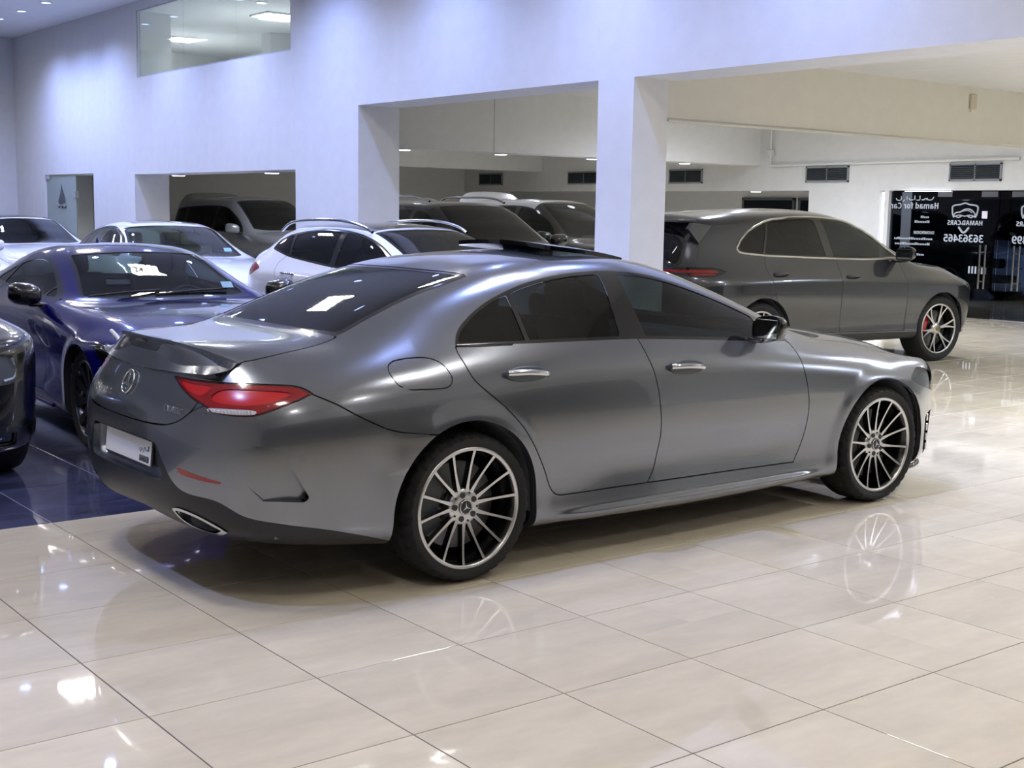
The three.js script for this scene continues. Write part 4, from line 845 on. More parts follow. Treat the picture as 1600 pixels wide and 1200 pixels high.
// assembles a car from a template; windows: side opening polygon and bars
function makeCar(name, label, pos, turn, paintM, o) {
  o.arch ??= 0.37; const car = thing(name, label, 'car', pos, turn), arch = o.arch, R = o.R ?? 0.335;
  const shape = p => { if (p[2] < 0.5 * o.W) return; for (const cx of [0, o.wb]) { const d = archF(cx, R, arch)(p[0], p[1]); if (d > -0.1 && d < 0.11) p[2] += 0.014 * (1 - smooth(0, 0.1, d)) * smooth(0.12, 0.3, p[1]); } };
  const C = new Cut(o.spec ?? body({ ...o, shape }), car, paintM); C.wheels([[0, R, arch], [o.wb, R, arch]]);
  const whole = C.soup.slice();
  if (o.win) glaze(C, o.win, o.bars ?? [], o.panes ?? ['rear_door_window', 'front_door_window', 'quarter_window'], o.glass ?? [M.tintDark, M.tint, M.tint], o.trim ?? M.gloss, o.ins ?? 0.02, o.wy ?? 0.8);
  if (o.roofM) { const f = planF(o.roof); C.one('roof_panel', offset(C.take(f, (x, y) => y > o.H - 0.25, 0.001), 0.0005), o.roofM); }
  screenGlass(C, o.ws, (x, y) => x > 0.6 && y > 0.7, 'windscreen', o.wsM ?? M.tint);
  if (o.rg) screenGlass(C, o.rg, (x, y) => x < 0.6 && y > 0.8, 'rear_window', o.rgM ?? M.tintDark);
  if (o.cuts) o.cuts(C, car);
  if (o.hood_) C.one('bonnet', C.take(planF(o.hood_), (x, y) => x > o.cowl[0] - 0.3 && y > 0.5, 0.002), paintM);
  for (const d of o.doors ?? []) C.pair(d[0], C.take(sideF(d[1]), (x, y, z) => z > 0.5, 0.0025), paintM);
  C.finish();
  if (o.bead) bead(car, 'window_trim', whole, o.bead, o.beadR ?? 0.009, o.beadM ?? M.chrome);
  const wz = o.W - 0.03 - (o.tw ?? 0.235) / 2;
  for (const s of [1, -1]) for (const x of [0, o.wb]) wheel(car, [x, R, s * wz], s, { R, rim: o.rim ?? 0.25, w: o.tw ?? 0.235, style: s > 0 ? o.style ?? 'plain' : 'plain', n: o.spokes, turn: 0.2, face: o.face, cal: o.cal, steer: x > 0 ? o.steer : 0 });
  part('underbody', merged([box(o.re + 0.25, gcOf(o) + 0.06, -0.62 * o.W, o.fe - 0.3, gcOf(o) + 0.12, 0.62 * o.W), box(o.arch + 0.06, gcOf(o) + 0.055, -0.9 * o.W, o.wb - o.arch - 0.06, gcOf(o) + 0.125, 0.9 * o.W)]), M.under, car);
  for (const s of [1, -1]) if (o.mirror) mirrorPod(car, o.mirror, s, o.mirrorM ?? paintM, M.gloss, M.mirrorglass, o.mscale ?? 1);
  if (o.cabin) cabin(car, o.cabin);
  return { car, C, whole };
}
const gcOf = o => o.gc + 0.02;
function rails(car, o, pts, m) {   // roof rails standing on two feet
  for (const s of [1, -1]) { part('roof_rail', tube(pts.map(p => [p[0], p[1], s * p[2]]), 0.016, 30, 8), m, car); }
}
function pull(car, x, y, z, m) { for (const s of [1, -1]) part('door_handle', tube([[x - 0.11, y, s * z], [x - 0.09, y + 0.004, s * (z + 0.03)], [x + 0.06, y, s * (z + 0.032)], [x + 0.1, y - 0.002, s * z]], 0.012, 18, 8), m, car); }

// dark grey luxury SUV
{
  const o = { spec: SUV, re: -1.0, wb: 2.895, W: 0.975, H: 1.7, gc: 0.27, fe: 3.8, cowl: [2.6, 1.12], R: 0.38, arch: 0.425, rim: 0.285, tw: 0.295, style: 'fork', face: M.machined, cal: M.redcal, steer: -0.05,
    win: [[-0.235, 1.29], [-0.17, 1.384], [-0.013, 1.488], [0.161, 1.554], [0.37, 1.602], [0.83, 1.635], [1.236, 1.628], [1.551, 1.588], [1.78, 1.50], [1.977, 1.385], [2.24, 1.20, 1], [1.74, 1.184], [1.11, 1.196], [0.62, 1.213], [0.16, 1.23], [-0.095, 1.25], [-0.2, 1.265]],
    bars: [[0.10, 1.235, 0.28, 1.588, 0.014], [1.09, 1.205, 1.05, 1.615, 0.055]], panes: ['quarter_window', 'rear_door_window', 'front_door_window'], glass: [M.tintBlack, M.tintBlack, M.tintDark], wy: 1.1,
    ws: [[1.58, -0.2, 1], [1.57, 0.4], [1.55, 0.58, 1], [2.1, 0.625], [2.5, 0.655, 1], [2.6, 0.4], [2.64, -0.2, 1]], wsM: M.tint,
    rg: [[-0.74, -0.2, 1], [-0.74, 0.45], [-0.735, 0.575, 1], [-0.83, 0.60], [-0.90, 0.58, 1], [-0.94, 0.4], [-0.95, -0.2, 1]], rgM: M.tintBlack,
    mirror: [2.13, 1.24, 0.87], mirrorM: M.slate,
    doors: [['rear_door', [[0.13, 1.25, 1], [0.09, 1.15], [0.10, 1.04], [0.187, 0.773], [0.34, 0.568], [0.39, 0.47], [0.46, 0.43], [1.18, 0.407, 1], [1.164, 0.679], [1.179, 1.02], [1.15, 1.25, 1]]], ['front_door', [[1.18, 0.407, 1], [2.246, 0.385, 1], [2.25, 0.65], [2.255, 0.934], [2.235, 1.12], [2.2, 1.22, 1], [1.15, 1.25, 1], [1.179, 1.02], [1.164, 0.679]]]],
    cabin: { xf: 1.45, xr: 0.5, y: 0.5, w: 0.38, mat: M.leather, xd: 2.2, yd: 1.05 },
    cuts: (C, car) => {
      const tl = obA([[-0.75, 1.095, 1], [-0.249, 1.103], [-0.057, 1.113], [0.16, 1.108], [0.298, 1.075, 1], [0.2, 1.028], [0.076, 1.017], [-0.25, 1.035], [-0.75, 1.045, 1]]);
      let s = C.take(tl, (x, y, z) => x < 0 && y > 0.9 && y < 1.2, 0.001);
      const [bar, rest] = split(s, obA([[-0.75, 1.085, 1], [0.05, 1.092], [0.235, 1.077, 1], [0.15, 1.062], [-0.75, 1.065, 1]]));
      const [bar2, rest2] = split(rest, obA([[-0.05, 1.05], [0.1, 1.052], [0.2, 1.057], [0.15, 1.04], [-0.02, 1.035]]));
      C.one('tail_lamp_bar', offset(bar, -0.001), M.redlens, 'thin red light bar across the tail'); C.pair('tail_lamp_bar', offset(bar2, -0.001), M.redlens); C.one('tail_lamp_housing', offset(rest2, -0.003), M.gloss);
      C.one('lower_cladding', C.take((x, y, z) => y - (x < 0.3 ? 0.40 : lerp(0.40, 0.365, (x - 0.3) / 2)), (x, y, z) => y < 0.55, 0.001), std(0x2c2d2f, 0.5));
      const hl = sideF([[3.2, 0.93, 1], [3.35, 0.97], [3.55, 0.95], [3.72, 0.86, 1], [3.7, 0.78], [3.45, 0.83]]); C.pair('headlamp', C.take(hl, (x, y, z) => x > 3 && z > 0.3, 0.001), M.lens);
    },
  };
  const { car, C, whole } = makeCar('luxury_suv', 'dark grey SUV with satin window trim and forked wheels beside the white column', [6.95, 0, -4.45], -0.05, M.slate, o);
  bead(car, 'window_trim', whole, outline(o.win, 3), 0.012, M.satin);
  pull(car, 0.285, 1.05, 0.925, M.slate); pull(car, 1.38, 1.008, 0.942, M.slate);
  // roof spoiler: wedge over the rear glass with side fins
  for (const s of [1, -1]) { const sh = new THREE.Shape([[0, 0], [-0.32, 0.02], [-0.38, -0.03], [-0.2, -0.17]].map(p => new THREE.Vector2(...p))); const g = new THREE.ExtrudeGeometry(sh, { depth: 0.03, bevelEnabled: true, bevelSize: 0.006, bevelThickness: 0.006, bevelSegments: 2 }); g.rotateY(s * 0.18); g.translate(-0.47, 1.53, s * 0.62 - 0.015); part('spoiler_fin', g, M.slate, car); }
  part('roof_spoiler', rbox(0.24, 0.03, 1.16, 0.012, -0.74, 1.575, 0), M.slate, car);
}
// deep blue two-door coupe
{
  const o = { wb: 2.87, re: -1.03, fe: 3.80, W: 0.95, H: 1.335, gc: 0.15, cowl: [2.05, 0.955], wt: 1.22, rt: 0.2, rb: [-0.62, 1.01], deck: 1.0, nose: 0.68, hood: 0.885, belt: [0.93, 0.975], R: 0.34, arch: 0.375, rim: 0.262, tw: 0.245, style: 'plain', spokes: 10, face: std(0x50535a, 0.35, 0.9), zr: 0.62, ns: 120, nr: 24, nf: 26, sub: 6,
    win: [[0.06, 1.005, 1], [0.22, 1.08], [0.45, 1.16], [0.72, 1.21], [1.0, 1.222], [1.25, 1.175], [1.5, 1.095], [1.75, 1.01], [1.925, 0.94, 1], [1.2, 0.955], [0.5, 0.98]],
    bars: [[0.42, 1.0, 0.52, 1.2, 0.02], [1.66, 0.97, 1.60, 1.10, 0.012]], panes: ['quarter_window', 'door_window', 'sail_window'], glass: [M.tintDark, M.tintDark, M.tintDark],
    ws: [[1.22, -0.2, 1], [1.2, 0.35], [1.16, 0.535, 1], [1.5, 0.575], [1.93, 0.66, 1], [2.03, 0.4], [2.07, -0.2, 1]], wsM: M.clear,
    rg: [[0.22, -0.2, 1], [0.2, 0.4], [0.17, 0.51, 1], [-0.2, 0.54], [-0.56, 0.57, 1], [-0.62, 0.3], [-0.63, -0.2, 1]], rgM: M.clear,
    hood_: [[2.1, -0.2, 1], [2.08, 0.4], [2.0, 0.69, 1], [2.5, 0.70], [3.1, 0.66], [3.45, 0.52], [3.55, 0.3], [3.57, -0.2, 1]],
    mirror: [1.74, 0.985, 0.89], mirrorM: M.black,
    doors: [['door', [[0.46, 1.02, 1], [0.40, 0.9], [0.42, 0.7], [0.5, 0.4], [0.58, 0.30], [1.9, 0.29, 1], [2.02, 0.5], [2.0, 0.75], [1.92, 0.95, 1]]]],
    cabin: { xf: 1.12, y: 0.33, w: 0.36, mat: M.leather, xd: 1.82, yd: 0.83, shelf: [-0.6, 0.2, 0.93] },
    cuts: (C) => {
      const hl = sideF([[3.12, 0.76, 1], [3.34, 0.74], [3.56, 0.68, 1], [3.64, 0.60], [3.44, 0.58], [3.24, 0.66]]); C.pair('headlamp', C.take(hl, (x, y, z) => x > 2.6 && z > 0.3, 0.001), M.gloss);
    } };
  const { car } = makeCar('two_door_coupe', 'deep blue two-door coupe with black mirrors on the dark tiles', [0.82, 0, -5.95], -Math.PI / 2 - 0.06, M.blue, o);
  for (const s of [1, -1]) { part('daytime_lamp', tube([[3.09, 0.818, s * 0.79], [3.24, 0.79, s * 0.80], [3.43, 0.748, s * 0.822]], 0.014, 12, 8), std(0xe6eaf2, 0.3), car, 'white daytime running strip');
    part('rocker_blade', rbox(1.5, 0.03, 0.04, 0.01, 1.36, 0.2, s * 0.91), M.blue, car); }
  part('antenna_fin', (() => { const g = new THREE.ConeGeometry(0.035, 0.07, 12); g.scale(2.2, 1, 0.6); g.translate(0.2, 1.33, 0); return g; })(), M.blue, car);
  for (const [x0, z0, x1, z1] of [[1.98, 0.1, 1.9, -0.5], [2.02, 0.62, 1.92, 0.05]]) part('wiper', tube([[x0, 0.975, z0], [lerp(x0, x1, 0.5), 0.995, lerp(z0, z1, 0.5)], [x1, 1.005, z1]], 0.008, 10, 6), M.plastic, car);
  part('window_sticker', rbox(0.004, 0.07, 0.09, 0.001).rotateZ(0.9).translate(1.9, 1.035, -0.5), M.sticker, car);
}
// white saloon behind it
const SALOON = { wb: 2.85, re: -1.1, fe: 3.72, W: 0.93, H: 1.45, gc: 0.17, cowl: [2.15, 1.03], wt: 1.32, rt: 0.15, rb: [-0.62, 1.07], deck: 1.05, nose: 0.74, hood: 0.95, belt: [0.99, 1.03], R: 0.335, arch: 0.37, rim: 0.25, zr: 0.63,
  win: [[-0.2, 1.08, 1], [0.0, 1.21], [0.3, 1.325], [0.7, 1.37], [1.1, 1.36], [1.45, 1.28], [1.75, 1.15], [2.0, 1.02, 1], [1.0, 1.04], [0.3, 1.055]],
  bars: [[0.2, 1.06, 0.28, 1.32, 0.012], [1.0, 1.04, 0.95, 1.37, 0.035]], panes: ['quarter_window', 'rear_door_window', 'front_door_window'],
  ws: [[1.33, -0.2, 1], [1.31, 0.35], [1.27, 0.545, 1], [1.6, 0.585], [2.06, 0.67, 1], [2.16, 0.4], [2.19, -0.2, 1]], rg: [[0.17, -0.2, 1], [0.15, 0.4], [0.12, 0.51, 1], [-0.2, 0.54], [-0.57, 0.57, 1], [-0.62, 0.3], [-0.63, -0.2, 1]],
  hood_: [[2.24, -0.2, 1], [2.22, 0.4], [2.13, 0.7, 1], [2.7, 0.7], [3.2, 0.66], [3.5, 0.52], [3.6, 0.3], [3.62, -0.2, 1]], mirror: [1.88, 1.06, 0.87],
  cabin: { xf: 1.4, xr: 0.5, y: 0.36, w: 0.37, mat: M.leather, xd: 2.0, yd: 0.87, shelf: [-0.6, 0.1, 0.98] } };
{
  const { car } = makeCar('white_saloon', 'white saloon with closed dark sunroof behind the blue coupe', [3.76, 0, -12.1], -Math.PI / 2 - 0.13, M.white, { ...SALOON, fe: 3.42, H: 1.45, mirror: null, wsM: M.clear, rgM: M.clear, cabin: { ...SALOON.cabin, mat: M.cream }, roofM: M.gloss, roof: [[0.5, -0.2, 1], [0.5, 0.36], [0.55, 0.4], [1.1, 0.4], [1.15, 0.36], [1.15, -0.2, 1]] });
  part('window_sticker', rbox(0.004, 0.07, 0.09, 0.001).rotateZ(0.9).translate(2.02, 1.10, -0.5), M.sticker, car);
  car.scale.set(1.08, 1, 1.06);
}
// saloon with a black roof, and the white car beside it
makeCar('dark_roofed_saloon', 'white saloon with glossy black roof near the glass door', [3.5, 0, -17.75], -Math.PI / 2, M.white, { ...SALOON, H: 1.46, wsM: M.tintDark, roofM: M.gloss, roof: [[0.18, -0.2, 1], [0.18, 0.55, 1], [1.25, 0.55, 1], [1.25, -0.2, 1]] });
{
  const { car } = makeCar('pale_saloon', 'white saloon with white mirror beside the black-roofed saloon', [1.1, 0, -15.0], -Math.PI / 2, M.white, { ...SALOON, mirrorM: M.white, wsM: M.clear });
  part('window_sticker', rbox(0.004, 0.07, 0.09, 0.001).rotateZ(0.9).translate(2.02, 1.10, -0.5), M.sticker, car);
}
// black car whose front corner shows
{
  const { car } = makeCar('black_suv', 'black SUV with squared clear headlamps beside the blue coupe', [-1.75, 0, -5.55], -Math.PI / 2, M.black, { ...SALOON, wb: 2.8, fe: 3.65, H: 1.62, cowl: [2.1, 1.1], gc: 0.2, nose: 0.86, hood: 1.02, belt: [1.06, 1.1], deck: 1.06, rb: [-0.7, 1.12], rt: -0.1, win: null, R: 0.36, arch: 0.4, rim: 0.27, nf: 30, nf_: 3.4, mirror: null, cabin: null, hood_: [[2.2, -0.2, 1], [2.18, 0.4], [2.1, 0.72, 1], [2.7, 0.75], [3.2, 0.7], [3.45, 0.55], [3.52, 0.3], [3.53, -0.2, 1]],
    cuts: (C, car) => {
      const hl = obB([[1.985, 0.72], [2.02, 0.79, 1], [2.12, 0.80], [2.36, 0.78, 1], [2.34, 0.67, 1], [2.12, 0.632], [2.0, 0.655]]); const s = C.take(hl, (x, y, z) => x > 2.9 && z > 0.2, 0.001);
      C.pair('headlamp_lens', s, M.lens); C.pair('headlamp_inside', offset(s, -0.05), std(0xc9ccd2, 0.25, 0.85)); for (const k of [1, -1]) part('daytime_lamp', tube([[3.535, 0.775, k * 0.68], [3.50, 0.72, k * 0.70], [3.515, 0.665, k * 0.69], [3.56, 0.65, k * 0.62]], 0.009, 16, 6), std(0xe8ecf4, 0.3), car);
      C.one('bumper_strip', offset(C.take((x, y, z) => Math.abs(y - 0.38) - 0.008, (x, y, z) => x > 3.0 && y > 0.3 && y < 0.5), 0.004), M.chrome);
      C.one('lower_grille', offset(C.take((x, y, z) => Math.max(Math.abs(y - 0.31) - 0.04, z - 0.7), (x, y, z) => x > 3.2 && y > 0.2 && y < 0.5), -0.02), M.black);
    } });
  const addedTwin = car.clone(); addedTwin.name = numbered('black_suv'); addedTwin.position.set(-2.0, 0, -11.2); addedTwin.userData = { label: 'unseen black SUV added to darken the reflection in the blue coupe', category: 'car' }; scene.add(addedTwin);  // unseen car, put in so the blue coupe's flank mirrors something dark
}
// white crossover with a black roof and silver rails
{
  const o = { wb: 2.7, re: -0.97, fe: 3.56, W: 0.9, H: 1.51, gc: 0.2, cowl: [2.15, 1.06], wt: 1.22, rt: -0.2, rb: [-0.76, 1.13], deck: 1.06, nose: 0.8, hood: 0.98, belt: [0.985, 1.10], R: 0.34, arch: 0.375, rim: 0.25, zr: 0.66, zb: 0.91, ns: 110, nr: 26, sub: 6,
    win: [[-0.3, 1.21, 1], [-0.24, 1.30], [-0.05, 1.37], [0.4, 1.43], [0.85, 1.42], [1.25, 1.35], [1.6, 1.21], [1.9, 1.02, 1], [1.0, 1.05], [0.2, 1.12], [-0.1, 1.17]],
    bars: [[0.10, 1.12, 0.0, 1.39, 0.02], [0.86, 1.06, 0.80, 1.43, 0.045]], panes: ['quarter_window', 'rear_door_window', 'front_door_window'], glass: [M.tintBlack, M.tintDark, M.tintDark],
    ws: [[1.24, -0.2, 1], [1.22, 0.35], [1.18, 0.54, 1], [1.6, 0.58], [2.03, 0.65, 1], [2.15, 0.4], [2.18, -0.2, 1]], wsM: M.tint, rg: [[-0.2, -0.2, 1], [-0.22, 0.4], [-0.25, 0.52, 1], [-0.5, 0.54], [-0.62, 0.55, 1], [-0.66, 0.3], [-0.67, -0.2, 1]],
    roofM: M.gloss, roof: [[-0.15, -0.2, 1], [-0.18, 0.54, 1], [1.16, 0.54, 1], [1.16, -0.2, 1]], mirror: [1.72, 1.05, 0.84],
    doors: [['rear_door', [[0.05, 1.15, 1], [-0.05, 1.05], [0.0, 0.9], [0.2, 0.72], [0.36, 0.45], [0.42, 0.32], [0.9, 0.31, 1], [0.92, 0.6], [0.88, 0.95], [0.86, 1.08, 1]]], ['front_door', [[0.9, 0.31, 1], [1.95, 0.31, 1], [2.02, 0.6], [1.95, 0.95], [1.88, 1.03, 1], [0.86, 1.08, 1], [0.88, 0.95], [0.92, 0.6]]]],
    cabin: { xf: 1.35, xr: 0.45, y: 0.42, w: 0.36, mat: M.leather, xd: 1.98, yd: 0.9 },
    cuts: (C) => { const tl = obA([[-0.25, 1.03, 1], [-0.05, 1.06], [0.22, 1.05], [0.36, 1.0, 1], [0.22, 0.92], [0.05, 0.87], [-0.2, 0.88]]); C.pair('tail_lamp', C.take(tl, (x, y, z) => x < 0 && y > 0.75 && z > 0.2, 0.001), M.redlens, 'red tail lamp'); } };
  const { car } = makeCar('white_crossover', 'white crossover with black roof and silver roof rails behind the grey coupe', [4.02, 0, -6.9], -Math.PI / 2 + 0.08, M.white, o);
  car.scale.set(1.05, 1, 1.05);
  rails(car, o, [[-0.35, 1.40, 0.58], [-0.2, 1.475, 0.59], [0.3, 1.525, 0.60], [0.8, 1.515, 0.595], [1.1, 1.46, 0.585], [1.2, 1.415, 0.58]], M.chrome);
  pull(car, 0.2, 0.97, 0.87, M.chrome); pull(car, 1.2, 0.93, 0.885, M.chrome);
}
// tall SUVs beyond the openings
const TALL = { wb: 2.9, re: -0.98, fe: 3.8, W: 0.98, H: 1.76, gc: 0.24, cowl: [2.3, 1.22], wt: 1.45, rt: -0.65, rb: [-0.92, 1.2], deck: 1.1, nose: 0.95, hood: 1.13, belt: [1.13, 1.17], R: 0.38, arch: 0.42, rim: 0.27, zr: 0.68,
  win: [[-0.62, 1.22, 1], [-0.5, 1.55], [-0.2, 1.62], [0.6, 1.66], [1.2, 1.64], [1.55, 1.54], [1.9, 1.34], [2.1, 1.17, 1], [1.0, 1.18]],
  bars: [[-0.05, 1.2, -0.1, 1.65, 0.04], [1.05, 1.18, 1.0, 1.66, 0.05]], panes: ['quarter_window', 'rear_door_window', 'front_door_window'], glass: [M.tintBlack, M.tintDark, M.tintDark],
  ws: [[1.46, -0.2, 1], [1.44, 0.4], [1.40, 0.60, 1], [1.8, 0.65], [2.2, 0.71, 1], [2.3, 0.4], [2.33, -0.2, 1]], wsM: M.tintDark, mirror: [2.0, 1.24, 0.93], mscale: 1.15,
  cabin: { xf: 1.5, xr: 0.5, y: 0.55, w: 0.39, mat: M.leather, xd: 2.2, yd: 1.05 } };
makeCar('silver_suv', 'pale silver SUV inside the low garage opening', [8.25, 0, -18.9], -Math.PI / 2 + 0.10, M.silver, { ...TALL, H: 1.84 });
{
  const { car } = makeCar('railed_suv', 'black SUV with dark roof rails beyond the wide opening', [7.6, 0, -10.9], -Math.PI / 2 - 0.04, M.black, { ...TALL, H: 1.78, wsM: M.tintBlack, glass: [M.tintBlack, M.tintBlack, M.tintBlack] });
  rails(car, {}, [[-0.5, 1.70, 0.62], [-0.35, 1.80, 0.63], [0.4, 1.835, 0.64], [1.0, 1.82, 0.64], [1.3, 1.76, 0.63]], M.chrome);
}
makeCar('white_roofed_suv', 'black SUV with white roof near the white column', [10.9, 0, -13.0], -Math.PI / 2 + 0.08, M.black, { ...TALL, wsM: M.tintBlack, glass: [M.tintBlack, M.tintBlack, M.tintDark], H: 1.86, rt: -0.75, rb: [-0.95, 1.25], win: TALL.win.map(([x, y, c]) => [x, y > 1.3 ? y + 0.08 : y + 0.02, c]), roofM: M.white, roof: [[-0.85, -0.2, 1], [-0.85, 0.7, 1], [1.39, 0.7, 1], [1.39, -0.2, 1]] });

// ---------------------------------------------------------------- fittings of the showroom
// air grilles on the far wall
for (const [z0, z1, where] of [[-20.85, -19.9, 'deep in the corner'], [-17.45, -16.35, 'behind the white-roofed SUV'], [-14.2, -13.25, 'beside the cream bulkhead'], [-10.6, -9.62, 'beside the conduit'], [-7.55, -6.58, 'above the glazed doors']]) {
  const t = thing('air_grille', `grey air grille with dark slats ${where}`, 'air grille', [XF, 2.405, (z0 + z1) / 2]), w = z1 - z0, h = 0.29;
  part('grille_frame', merged([box(-0.03, h / 2 - 0.03, -w / 2, 0, h / 2, w / 2), box(-0.03, -h / 2, -w / 2, 0, -h / 2 + 0.03, w / 2), box(-0.03, -h / 2, -w / 2, 0, h / 2, -w / 2 + 0.03), box(-0.03, -h / 2, w / 2 - 0.03, 0, h / 2, w / 2), box(-0.03, -h / 2, -0.012, 0, h / 2, 0.012)]), std(0x8f949b, 0.5), t);
  part('grille_back', box(-0.006, -h / 2 + 0.02, -w / 2 + 0.02, -0.002, h / 2 - 0.02, w / 2 - 0.02), std(0x8f949b, 0.5), t);
  for (let k = 0; k < 7; k++) { const g = box(-0.02, -0.003, -w / 2 + 0.03, 0.02, 0.003, w / 2 - 0.03); g.rotateZ(-0.6); g.translate(-0.022, -h / 2 + 0.05 + k * 0.032, 0); part('grille_slat', g, std(0x3d4046, 0.5), t); }
}
{ // conduit with a junction box
  const t = thing('conduit', 'white conduit with junction box running along the far wall', 'pipe', [XF - 0.03, 2.58, -11.45]);
  part('pipe', tube([[-0.02, 1.0, 0], [-0.02, 0.3, 0]], 0.022, 4, 10), M.wall, t); part('pipe', tube([[-0.02, 0.18, 0], [-0.02, 0.0, 0]], 0.022, 4, 10), M.wall, t); part('pipe', tube([[-0.02, 0.0, -0.02], [-0.02, 0.03, 5.2]], 0.022, 8, 10), M.wall, t);
  part('junction_box', rbox(0.05, 0.13, 0.13, 0.01, -0.025, 0.24, 0), M.wall, t);
}
{ const t = thing('wall_socket', 'small cream box fixed high on the deep beam', 'socket', [10.35, 2.99, -3.475]); part('plate', rbox(0.12, 0.17, 0.03, 0.008), wallM(0xcabfaa), t); part('cable', tube([[-0.03, -0.085, 0.0], [-0.03, -0.12, -0.01]], 0.005, 4, 6), wallM(0xcabfaa), t); }
// office behind glass in the tall wall
{
  const G = pane(0xe6ebe8);
  const w = new THREE.Group(); w.name = 'window_1'; w.userData.kind = 'structure'; scene.add(w);
  const zs = [-15.2, -13.45, -11.67, -10.03];
  for (let k = 0; k < 3; k++) part('glass_pane', box(XW + 0.03, 3.69, zs[k] + 0.012, XW + 0.042, 4.70, zs[k + 1] - 0.012), G, w);
  part('window_frame', merged([box(XW + 0.01, 3.67, -15.2, XW + 0.06, 3.69, -10.03), box(XW + 0.01, 3.67, -15.2, XW + 0.06, 4.72, -15.16), box(XW + 0.01, 4.70, -15.2, XW + 0.06, 4.72, -10.03), box(XW + 0.01, 3.67, -10.06, XW + 0.06, 4.72, -10.03)]), std(0xb9bdc4, 0.5), w);
  struct('wall_office', merged([box(XW + 0.5, 3.5, -20.2, 9.2, 3.66, -8.6), box(9.0, 3.6, -20.2, 9.2, 4.9, -8.6), box(XW + 0.59, 3.6, -20.4, 9.2, 4.9, -20.2), box(XW + 0.59, 3.6, -8.6, 9.2, 4.9, -8.4), box(7.8, 3.66, -16.35, 8.2, 4.75, -16.0)]), M.wall);
  struct('ceiling_office', box(XW + 0.59, 4.72, -20.3, 9.2, 4.85, -8.4), M.wall);
  ceilingPanel(7.0, 4.72, -18.0, 110, 0xf4f6ff, 'square panel light in the office behind glass', 'office panel lights'); ceilingPanel(6.85, 4.72, -14.0, 110, 0xf4f6ff, 'square panel light in the office behind glass', 'office panel lights');
  for (const z of [-19, -16.8, -13, -11.2]) downlight(6.1, 4.72, z, 2, 0xffffff, 'small round downlight in the office behind glass', 'office downlights', false);
}
// glass door standing open in the recess of the tall wall
{
  const d = new THREE.Group(); d.name = 'door_1'; d.userData.kind = 'structure'; scene.add(d);
  const fro = phys(0xa9b6b0, 0.45, 0, { transmission: 0.35, thickness: 0 });
  part('glass_leaf', box(XW + 0.02, 0.01, -19.78, XW + 0.032, 2.16, -18.2), fro, d);
  part('patch_fitting', box(XW + 0.0, 2.10, -19.8, XW + 0.05, 2.165, -19.55), M.chrome, d); part('hinge', box(XW + 0.0, 1.75, -18.28, XW + 0.06, 1.88, -18.18), M.chrome, d);
  // dark flame-shaped emblem with a line of script under it
  const s = new THREE.Shape(); s.moveTo(0, 0.34); s.bezierCurveTo(0.06, 0.2, 0.2, 0.12, 0.19, 0.0); s.bezierCurveTo(0.12, -0.02, 0.1, 0.03, 0.07, 0.02); s.bezierCurveTo(0.05, -0.03, -0.02, -0.04, -0.05, 0.0); s.bezierCurveTo(-0.12, -0.05, -0.19, -0.02, -0.17, 0.05); s.bezierCurveTo(-0.12, 0.1, -0.04, 0.16, 0, 0.34);
  const e = new THREE.ExtrudeGeometry(s, { depth: 0.004, bevelEnabled: false }); e.rotateY(-Math.PI / 2); e.translate(XW + 0.016, 1.66, -18.95); part('emblem', e, std(0x4a4e50, 0.6), d);
  part('emblem_script', merged([[0, 0.12], [0.14, 0.22], [-0.16, 0.1]].map(([z, l]) => tube([[XW + 0.015, 1.6, -18.95 + z - l / 2], [XW + 0.015, 1.575, -18.95 + z], [XW + 0.015, 1.6, -18.95 + z + l / 2]], 0.012, 8, 5))), std(0x4a4e50, 0.6), d);
  struct('wall_passage', merged([box(XW + 1.02, 0, -20.2, XW + 1.06, 2.6, -17.2), box(XW + 0.59, 2.2, -20.2, XW + 1.06, 2.3, -17.2), box(XW + 0.59, 0, -20.2, XW + 1.06, 2.2, -20.1), box(XW + 0.59, 0, -17.25, XW + 1.06, 2.2, -17.2)]), M.wall);
  downlight(XW + 0.8, 2.2, -18.4, 4, 0xf4f6ff, 'unseen round downlight added to brighten the passage behind the glass door', undefined, true, 1.3);  // unseen lamp, added to brighten the passage wall
}
